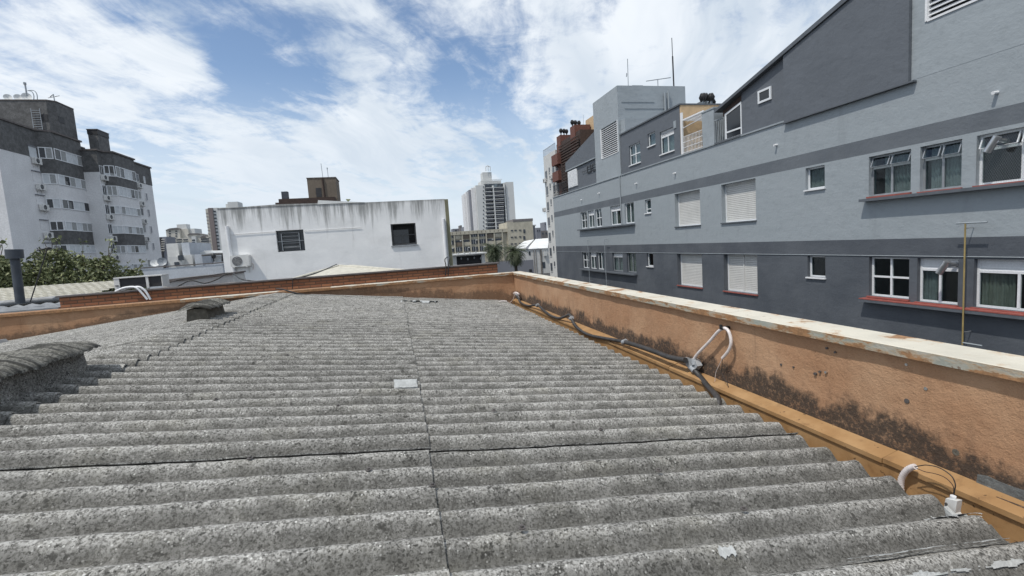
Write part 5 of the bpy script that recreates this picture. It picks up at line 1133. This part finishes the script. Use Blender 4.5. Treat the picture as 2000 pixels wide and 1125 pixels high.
z2 = xy(1013, 433, YB)[1]; MB().box(xb+.01, xc, YB-1.5, YB+16, 0, Z+z2).build('right_wing', 'beige_wall', BG); MB().box(xy(1000, 430, YB)[0], xc+.2, YB-1.6, YB+12, Z+z2+.01, Z+z2+1.1).build('roof_storey', 'far_roof', BG)
z3 = xy(1042, 441, YB)[1]; MB().box(xc+.01, xd, YB+2, YB+16, 0, Z+z3).build('end_wing', 'far_grey', BG); MB().box(xc+.01, xd+.4, YB+1.5, YB+16, Z+z3, Z+z3+.5).build('end_roof', 'far_white', BG)
cols = [871.5+i*15.6 for i in range(8)]
for r_ in range(3):
    for i, cpx in enumerate(cols[:-1]):
        yy = 456.2 + r_*13.9 - (cpx-880)*.047
        p, q_ = xy(cpx+.8+(r_*.45), yy, YB), xy(cpx+14.2+(r_*.45), yy, YB)
        tall = (i in (0, 3, 4)) or r_ == 2
        o = MB().box(p[0], q_[0], YB-.2, YB-.01, Z+p[1]-(1.9 if tall else .9), Z+p[1]).build('window', 'far_window', BG)
        if tall:
            m_ = MB()
            for k in (.33, .66): x = p[0]+(q_[0]-p[0])*k; m_.box(x-.08, x+.08, YB-.26, YB-.2, Z+p[1]-1.9, Z+p[1])
            m_.build('frame', 'pale_wall', o)
        else: MB().box(p[0], q_[0], YB-.5, YB-.02, Z+p[1]-2.5, Z+p[1]-.95).build('sunscreen', 'tan_wall' if (i+r_) % 3 == 2 else 'beige_wall', BG)
        if (i+r_) % 2 == 0: MB().box(q_[0]-.9, q_[0]-.2, YB-.7, YB-.21, Z+p[1]-.4, Z+p[1]-.05).build('window_unit', 'far_white', BG)
    for i, px in enumerate((996, 1003, 1012, 1020)):
        p = xy(px, 449.5 + r_*13 - (px-996)*.05, YB); MB().box(p[0], p[0]+(1.0 if i < 3 else .9), YB-1.7, YB-1.51, Z+p[1]-(.45 if i < 3 else 1.6), Z+p[1]).build('window', 'far_window', BG)
for i, cpx in enumerate(cols): p = xy(cpx+.3, 470, YB); MB().box(p[0]-.25, p[0]+.25, YB-.9, YB-.02, 0, Z+ztop-1.01).build('pilaster', 'beige_wall', BG)
for i in range(14): p = xy(874+i*8.2, 451, YB); MB().box(p[0]-.1, p[0]+.1, YB-1.06, YB-1.0, Z+ztop-.6, Z+ztop+.2).build('parapet_slot', 'tan_wall', BG)
# double-barrelled white roof house
AH = thing('gabled_white_house', 'aged white house with two bright white pitched roofs beside the grey block', 'house', (34, 112, 0))
ya_ = 110
x0 = xy(1010, 490, ya_)[0]; x1 = xy(1078, 486, ya_)[0]; ze = xy(1040, 487, ya_)[1]
MB().box(x0+.6, x1+3, ya_, ya_+8, 0, Z+ze).build('wall', 'pale_wall', AH)
for a, b, c in ((1003, 1024, 1043), (1030, 1046, 1072)):
    m_ = MB(); e0, r0, r1, e1 = P(a, 486, Y=ya_-.2), P(b, 471 if a < 1010 else 467, Y=ya_+9), P(c, 467.5 if a < 1010 else 465, Y=ya_+9), P(c-16 if a < 1010 else c-2, 484, Y=ya_-.2)
    m_.quad(e0, e1, r1, r0); m_.quad(e0-Vector((0, 0, .15)), e1-Vector((0, 0, .15)), r1-Vector((0, 0, .15)), r0-Vector((0, 0, .15))); m_.quad(e0, e1, e1-Vector((0, 0, .15)), e0-Vector((0, 0, .15)))
    m_.build('roof', 'roof_white', AH)
    m_ = MB(); m_.prism([P(b+3, 486.5, Y=ya_-.4), P(b+9, 479, Y=ya_+4), P(b+12, 478.5, Y=ya_+4), P(b+7, 486, Y=ya_-.4)], (0, 0, .1)); m_.build('skylight', 'far_grey', AH)
for px, py, w_, h_ in ((1033, 491, 3, 8), (1059, 512, 6, 12), (1064, 490, 4, 5)):
    p = xy(px, py, ya_); MB().box(p[0], p[0]+w_*.115, ya_-.06, ya_-.005, Z+p[1]-h_*.12, Z+p[1]).build('window', 'far_window', AH)
p = xy(1061, 491, ya_); MB().box(p[0], p[0]+.75, ya_-.5, ya_-.07, Z+p[1]-1.1, Z+p[1]).build('awning', 'far_white', AH)
for px in (1042, 1046, 1055, 1057): p = xy(px, 490, ya_); MB().tube([(p[0], ya_-.1, Z+ze-.2), (p[0], ya_-.1, 0)], .06, 4).build('drainpipe', 'tan_wall', AH)
bwl = thing('grey_yard_wall', 'low grey yard wall behind the palms', 'wall', (26, 104, 0))
p, q_ = xy(970, 517, 104), xy(1042, 513, 104); MB().box(p[0]-14, q_[0], 104, 104.5, 0, Z+p[1]+.5).build('wall', 'far_grey', bwl)
p = xy(1034, 526, 103.8); MB().box(p[0], p[0]+.6, 103.9, 103.99, Z+p[1]-.6, Z+p[1]).build('opening', 'fin_dark', bwl)
# clusters of far towers at the left
CL = far_block('stepped_white_tower', 'far stepped cream apartment tower with a dark sloping roof', 590, 30,
    [('wall', 323.5, 449, 350, 'far_wall', 0, 20), ('core', 340, 438, 359, 'far_white', 6, 10), ('wing', 350, 447, 364, 'far_wall', 4, 20), ('wing', 364, 446, 374, 'far_white', 8, 20), ('wing', 348, 466, 375, 'far_wall', -6, 12)],
    [('window', 'far_window', 330+(i % 2)*12.5, 450.5+(i//2)*4.7, 333.5+(i % 2)*12.5, 453+(i//2)*4.7, 0) for i in range(8)] + [('loggia', 'far_window', 349+j*13.5, 467.5+i*4.6, 360+j*13.5, 469.8+i*4.6, -6) for i in range(3) for j in range(2)])
m_ = MB(); m_.prism([P(322.5, 449.5, Y=589), P(350.5, 447.5, Y=589), P(345, 444.5, Y=589), P(331, 446, Y=589)], (0, 18, 0)); m_.build('roof', 'far_roof', CL)
CM = far_block('terraced_white_block', 'far white terraced block with dark loggias, between stepped tower and striped tower', 560, 30,
    [('wall', 366, 458, 392, 'far_wall', 0, 20), ('wing', 389, 462, 401, 'far_white', 5, 15), ('wing', 376, 462, 384, 'far_white', -3, 10)],
    [('loggia', 'far_window', 377, 468+i*4.6, 383, 470.6+i*4.6, -3) for i in range(5)])
m_ = MB(); m_.prism([P(365, 459, Y=559), P(393, 457.5, Y=559), P(386, 455.5, Y=559), P(371, 455.5, Y=559)], (0, 18, 0)); m_.build('roof', 'far_roof', CM)
CN = far_block('loggia_block', 'far cream block with deep dark balconies just left of the striped tower', 480, 30,
    [('wall', 391, 463, 410, 'far_wall', 0, 20), ('wing', 401, 454, 412, 'far_wall', 6, 14)], [('loggia', 'far_window', 392.5, 466+i*4.3, 408.5, 468.6+i*4.3, 0) for i in range(6)])
m_ = MB(); m_.prism([P(390, 464, Y=479), P(402, 463, Y=479), P(398, 459, Y=479)], (0, 10, 0)); m_.build('roof', 'far_roof', CN)
CT = far_block('striped_tower', 'tall far cream tower with a dark grey stripe, left of the white building', 400, 30,
    [('wall', 401, 408, 406.6, 'far_wall', 0, 20), ('stripe', 406.6, 406.5, 415.5, 'far_brown', -1, 20), ('wall', 415.5, 406, 424.5, 'far_white', 0, 20), ('rear', 420, 404.5, 437, 'far_white', 6, 20), ('lift_core', 437, 392.5, 457.5, 'far_white', 8, 12), ('lift_core', 432.5, 396.5, 440, 'far_white', 9, 10)],
    [('window', 'far_window', 417+i*.75, 411.7+i*6.75, 421.5+i*.75, 414.2+i*6.75, 0) for i in range(12)] + [('ledge', 'far_brown', 402+i*.7, 416+i*6.75, 406+i*.7, 416.8+i*6.75, 0) for i in range(11)])
CD = far_block('dark_slab', 'far dark grey slab with thin balcony lines beside the left apartment block', 520, 30, [('wall', 311, 463, 324, 'far_grey', 0, 20), ('dark_bay', 311, 464, 315.5, 'fin_dark', -1, 5)], [('balcony', 'far_wall', 316, 467+i*4.4, 322.5, 468.6+i*4.4, -1) for i in range(6)])
HZ = [(884, 447, 905, 620, 'far_grey', 'far low grey roofs left of the tower'), (899, 440, 902, 600, 'far_roof', 'far slim chimney left of the tower'), (1047, 445, 1056, 420, 'far_grey', 'far dark grey block right of the beige building'), (1055, 451, 1072, 460, 'far_roof', 'far low dark roofs by the grey block'), (1063, 434, 1067, 640, 'far_grey', 'far thin dark tower beside the grey block'), (905, 443, 915, 560, 'far_grey', 'far small grey roof touching the white tower')]
for px, py, px1, Y, mt, lab in HZ:
    t = thing('distant_building', lab, 'building', (xy(px, py, Y)[0], Y, 0), 'buildings on the horizon'); a, b = xy(px, py, Y), xy(px1, py, Y)
    MB().box(a[0], b[0], Y, Y+20, 0, Z+a[1]).build('wall', mt, t)
    for i in range(2): MB().box(a[0]+(b[0]-a[0])*(.2+.4*i), a[0]+(b[0]-a[0])*(.35+.4*i), Y-.3, Y-.02, Z+a[1]-3.5, Z+a[1]-1.8).build('window', 'far_window', t)
# brown and white block beyond the grey one
RB = thing('white_brown_block', 'tall white block with red-brown chimney stacks, just beyond the grey block', 'building', (32, 83, 0))
Xr = 28.0
fr_ = Frame((Xr, 0, Z), (0, -1, 0), (-1, 0, 0))
def rx(px, py): p = P(px, py, X=Xr); return p.y, p.z-Z
yn, yf = rx(1097, 330)[0], rx(1062.5, 330)[0]
ym = rx(1086, 330)[0]; zt = rx(1075, 298)[1]
MB().box(Xr, Xr+14, ym, yf, 0, Z+zt).build('wall', 'pale_wall', RB)
MB().box(Xr+.3, Xr+14, yn-8, ym-.01, 0, Z+zt+.8).build('wall', 'dark_brown', RB)
rl = MB()
for i in range(14): y = ym+(yf-ym)*i/13; rl.box(Xr+.02, Xr+.08, y-.03, y+.03, Z+zt, Z+zt+1.1)
rl.box(Xr+.02, Xr+.1, ym, yf, Z+zt+1.1, Z+zt+1.17); flat(rl.build('roof_railing', 'grey_metal', RB))
a, b = rx(1070, 290)[0], rx(1084, 283)[0]; MB().box(Xr+2.2, Xr+2.24, b, a, Z+zt, Z+zt+2.3).build('glass_screen', 'tower_glass', RB)
for r_ in range(8):
    dz = -2.8*r_
    for px, wd, hh, off in ((1066.5, 1.05, 1.5, 0), (1073, .55, .9, .55), (1081, 1.0, 1.5, .25)):
        y0, z0 = rx(px, 334); z0 = rx(1067, 334)[1]+off*.6+dz
        o = MB().fbox(fr_, -y0-wd/2, -y0+wd/2, z0-hh, z0, .005, .05).build('window', 'far_window', RB)
        MB().fbox(fr_, -y0-wd/2-.08, -y0+wd/2+.08, z0-hh-.1, z0-hh-.003, .004, .12).build('sill', 'far_white', o)
bb = MB(); y0, y1 = rx(1097.5, 330)[0], rx(1085.5, 330)[0]
bz = [rx(1090, v)[1] for v in (302, 323, 336, 355)]
MB().box(Xr-.7, Xr+.29, y0, y1, Z+bz[1], Z+bz[0]).build('brown_balcony', 'brown_brick_paint', RB); MB().box(Xr-.7, Xr+.29, y0, y1, Z+bz[3], Z+bz[2]).build('brown_balcony', 'brown_brick_paint', RB)
MB().box(Xr-.6, Xr+.28, y0, y1, 0, Z+bz[3]-2.6).build('brown_balcony', 'brown_brick_paint', RB)
for v in (325, 357):
    z_ = rx(1090, v)[1]; MB().box(Xr+.2, Xr+.28, y0+.2, y1-.2, Z+z_-1.4, Z+z_-.15).build('window', 'far_window', RB)
sl_ = MB(); yy0 = rx(1099, 330)[0]
for i in range(26): z_ = rx(1090, 290)[1]-i*.42; sl_.box(Xr-.1, Xr+.0, yn-8, rx(1092, 330)[0]-.4, Z+z_, Z+z_+.2)
sl_.build('slatted_front', 'dark_brown', RB)
def stack(a, b, ytop, nm='chimney_stack'):
    Y0 = rx(b, 300)[0]; Y1 = rx(a, 300)[0]; pz = P((a+b)/2, ytop, X=Xr+.2); zz = pz.z
    xw = 2.6; MB().box(Xr+.15, Xr+.15+xw, Y0, Y1, Z+4, zz).build(nm, 'brown_brick_paint', RB); return zz, (Y0+Y1)/2
s1 = stack(1087, 1094, 266); s2 = stack(1114, 1123, 246)
p = P(1150, 262, X=Xr+3); MB().box(Xr+2.9, Xr+12, p.y-12, p.y+.8, Z+4, P(1141, 238, X=Xr+3).z).build('upper_wall', 'cream_wall', RB)
for i, (px, py, dx_, lab) in enumerate(((1096, 264, .6, 'leftmost black cowl on the lower red-brown stack'), (1102, 266, 1.2, 'middle black cowl on the lower red-brown stack'), (1107, 264, 1.8, 'rightmost black cowl on the lower red-brown stack'), (1118, 244, .6, 'leftmost black cowl on the taller red-brown stack'), (1124, 243, 1.2, 'middle black cowl on the taller red-brown stack'), (1131, 243, 1.9, 'rightmost black cowl on the taller red-brown stack'))):
    zz, yc = (s1 if i < 3 else s2); p = P(px, py+3, X=Xr+dx_+.15); cowl(lab, (p.x, p.y, zz), 1.5)
mast('antenna', 'hair-thin aerial behind the taller red-brown stack', 'antenna', P(1139, 243, Y=80), [('rod', 'grey_metal', [(P(1139.5, 245, Y=80), P(1139, 224, Y=80), .03)])])
for i, (px, py) in enumerate(((1066, 353), (1079, 346), (1065, 410))):
    c = copy_tree(acw); q_ = P(px, py, X=Xr); c.location = (Xr-.02, q_.y, q_.z-.3); c.rotation_euler = (0, 0, -math.pi/2); c.scale = (1.25, 1.25, 1.3)
    c['label'] = ('outdoor unit at the upper left of the narrow white wall beyond the grey block', 'outdoor unit at the upper right of the narrow white wall beyond the grey block', 'lowest outdoor unit on the narrow white wall beyond the grey block')[i]

# ------------------------------------------------------------------ trees and palms
def leaf_cloud(name, label, cat, trunk, blobs, n, size, mt, seed, group=None):
    rng = np.random.RandomState(seed); t = thing(name, label, cat, trunk[0], group)
    m_ = MB(); cen = np.array([b[:3] for b in blobs]); rd = np.array([b[3] for b in blobs]); pr = rd**2/np.sum(rd**2)
    for i in range(n):
        k = rng.choice(len(blobs), p=pr); d = rng.normal(size=3); d /= np.linalg.norm(d); r = rd[k]*(1-rng.rand()**2.2*.75)
        c = cen[k] + d*np.array([1, 1, .8])*r
        s = size*(.6+.8*rng.rand()); a = rng.normal(size=3); a /= np.linalg.norm(a); b = np.cross(a, rng.normal(size=3)); b /= np.linalg.norm(b)
        m_.add([c-a*s, c-b*s*.4, c+a*s, c+b*s*.4], [(0, 1, 2, 3)])
    w_ = MB(); p0 = Vector(trunk[0]); p1 = Vector(trunk[1]); w_.tube([p0, p0.lerp(p1, .5) + Vector((.1, 0, 0)), p1], .16, 7, .09)
    for b in blobs: w_.tube(smooth_path([p1, p1.lerp(Vector(b[:3]), .5) + Vector((0, 0, -.1)), Vector(b[:3]), Vector(b[:3]) + Vector((rng.normal()*.4, 0, b[3]*.7))], 3), .06, 5, .012)
    for k in range(15):
        b = blobs[rng.choice(len(blobs))]; d = Vector((rng.normal()*.6, rng.normal()*.3, 1.0 + rng.rand())).normalized(); p = Vector(b[:3]) + d*b[3]*.55
        q_ = p + d*(.35+.4*rng.rand()); w_.tube([p, p.lerp(q_, .5) + Vector((rng.normal()*.05, 0, 0)), q_], .018, 4, .005, cap=False)
        for i in range(9):
            c = np.array(q_) + rng.normal(size=3)*.09; a = rng.normal(size=3)*.05; e = rng.normal(size=3)*.03; m_.add([c-a, c-e, c+a, c+e], [(0, 1, 2, 3)])
    m_.build('crown', mt, t); w_.build('trunk', 'bark', t); return t
def tb(px, py, Y, r): p = P(px, py, Y=Y); return (p.x, p.y, p.z, r)
tree1 = [tb(60, 545, 25, .75), tb(100, 515, 25, .8), tb(140, 530, 25.5, .9), tb(95, 550, 24.6, .8), tb(175, 540, 25.2, .85), tb(205, 520, 25, .55), tb(230, 543, 25.4, .7), tb(255, 548, 25.8, .6), tb(280, 552, 26, .45), tb(140, 555, 25, .8), tb(200, 560, 25, .9), tb(85, 500, 25, .4), tb(125, 505, 25.3, .5), tb(60, 575, 25, .9), tb(120, 580, 25, .9), tb(250, 570, 25.5, .7), tb(112, 494, 25, .3), tb(70, 522, 25, .35), tb(160, 512, 25, .35), tb(212, 508, 25, .28), tb(190, 516, 25.2, .3), tb(265, 534, 25.6, .3)]
leaf_cloud('leafy_tree', 'wide olive-green tree in front of the left apartment block', 'tree', ((-15.2, 25.4, 0), (-15.0, 25.4, Z-1.6)), tree1, 11000, .08, 'leaf', 3)
tree2 = [tb(-60, 520, 24, .9), tb(-30, 540, 24, .9), tb(5, 530, 24, .8), tb(8, 560, 24, .8), tb(-80, 560, 24, 1.0), tb(25, 550, 24, .5), tb(0, 512, 24, .35)]
leaf_cloud('leafy_tree', 'leafy tree cut by the left edge, behind the dark flue pipe', 'tree', ((-17.6, 24, 0), (-17.5, 24, Z-1.5)), tree2, 7000, .085, 'leaf', 5)
def palm(label, base, h, R, seed):
    rng = random.Random(seed); t = thing('palm_tree', label, 'palm', base, 'palms by the white house'); b = Vector(base); top = b + Vector((0, 0, h))
    MB().tube([b, b + Vector((0, 0, h*.5)), top], [.36, .30, .42], 10).build('trunk', 'palm_bark', t)
    sk = MB()
    m_ = MB()
    for i in range(210):
        az = rng.uniform(0, 2*math.pi); el = rng.uniform(-.95, 1.25); L_ = R*rng.uniform(.8, 1.1); d = Vector((math.cos(az), math.sin(az), 0)); side = Vector((-d.y, d.x, 0)); p = top + Vector((0, 0, .1)); v = d*math.cos(el) + Vector((0, 0, math.sin(el))); pts = [p.copy()]
        for k in range(9): v = (v + Vector((0, 0, -.20))).normalized(); p = p + v*(L_/9); pts.append(p.copy())
        for k in range(1, 10):
            a, c = pts[k-1], pts[k]; wd = .60*R*.28*math.sin(math.pi*(k/10.2)**.7)+.05; ax = (c-a).normalized()
            for s_ in (1, -1):
                for f in (0, .5):
                    q_ = a.lerp(c, f); tip = q_ + side*s_*wd + ax*wd*.8 + Vector((0, 0, -wd*.45)); m_.add([q_, q_ + ax*.07, tip], [(0, 1, 2)])
        m_.tube(pts, .018, 3, .006, cap=False) if False else None
    m_.build('crown', 'palm_leaf', t)
    for i in range(26): a = rng.uniform(0, 6.28); sk.tube([top + Vector((.3*math.cos(a), .3*math.sin(a), 0)), top + Vector((.62*math.cos(a), .62*math.sin(a), -.9)), top + Vector((.5*math.cos(a), .5*math.sin(a), -1.9))], .06, 3, .01)
    flat(sk.build('dead_fronds', 'palm_bark', t)); return t
p = P(965, 492, Y=95); palm('dark palm left of the other one, above the end of the brick wall', (p.x, 95, 0), p.z+.3, 3.1, 1)
p = P(1006, 496, Y=88); palm('dark palm standing right of the other one, behind the parapet corner', (p.x, 88, 0), p.z+.3, 3.0, 2)
mast('bare_treetop', 'tiny dark plant tuft on the roofline of the white building', 'plant', P(680, 391, Y=30), [('stems', 'leaf', [(P(680, 393, Y=30), P(676+i*2, 389, Y=30), .03) for i in range(5)])])
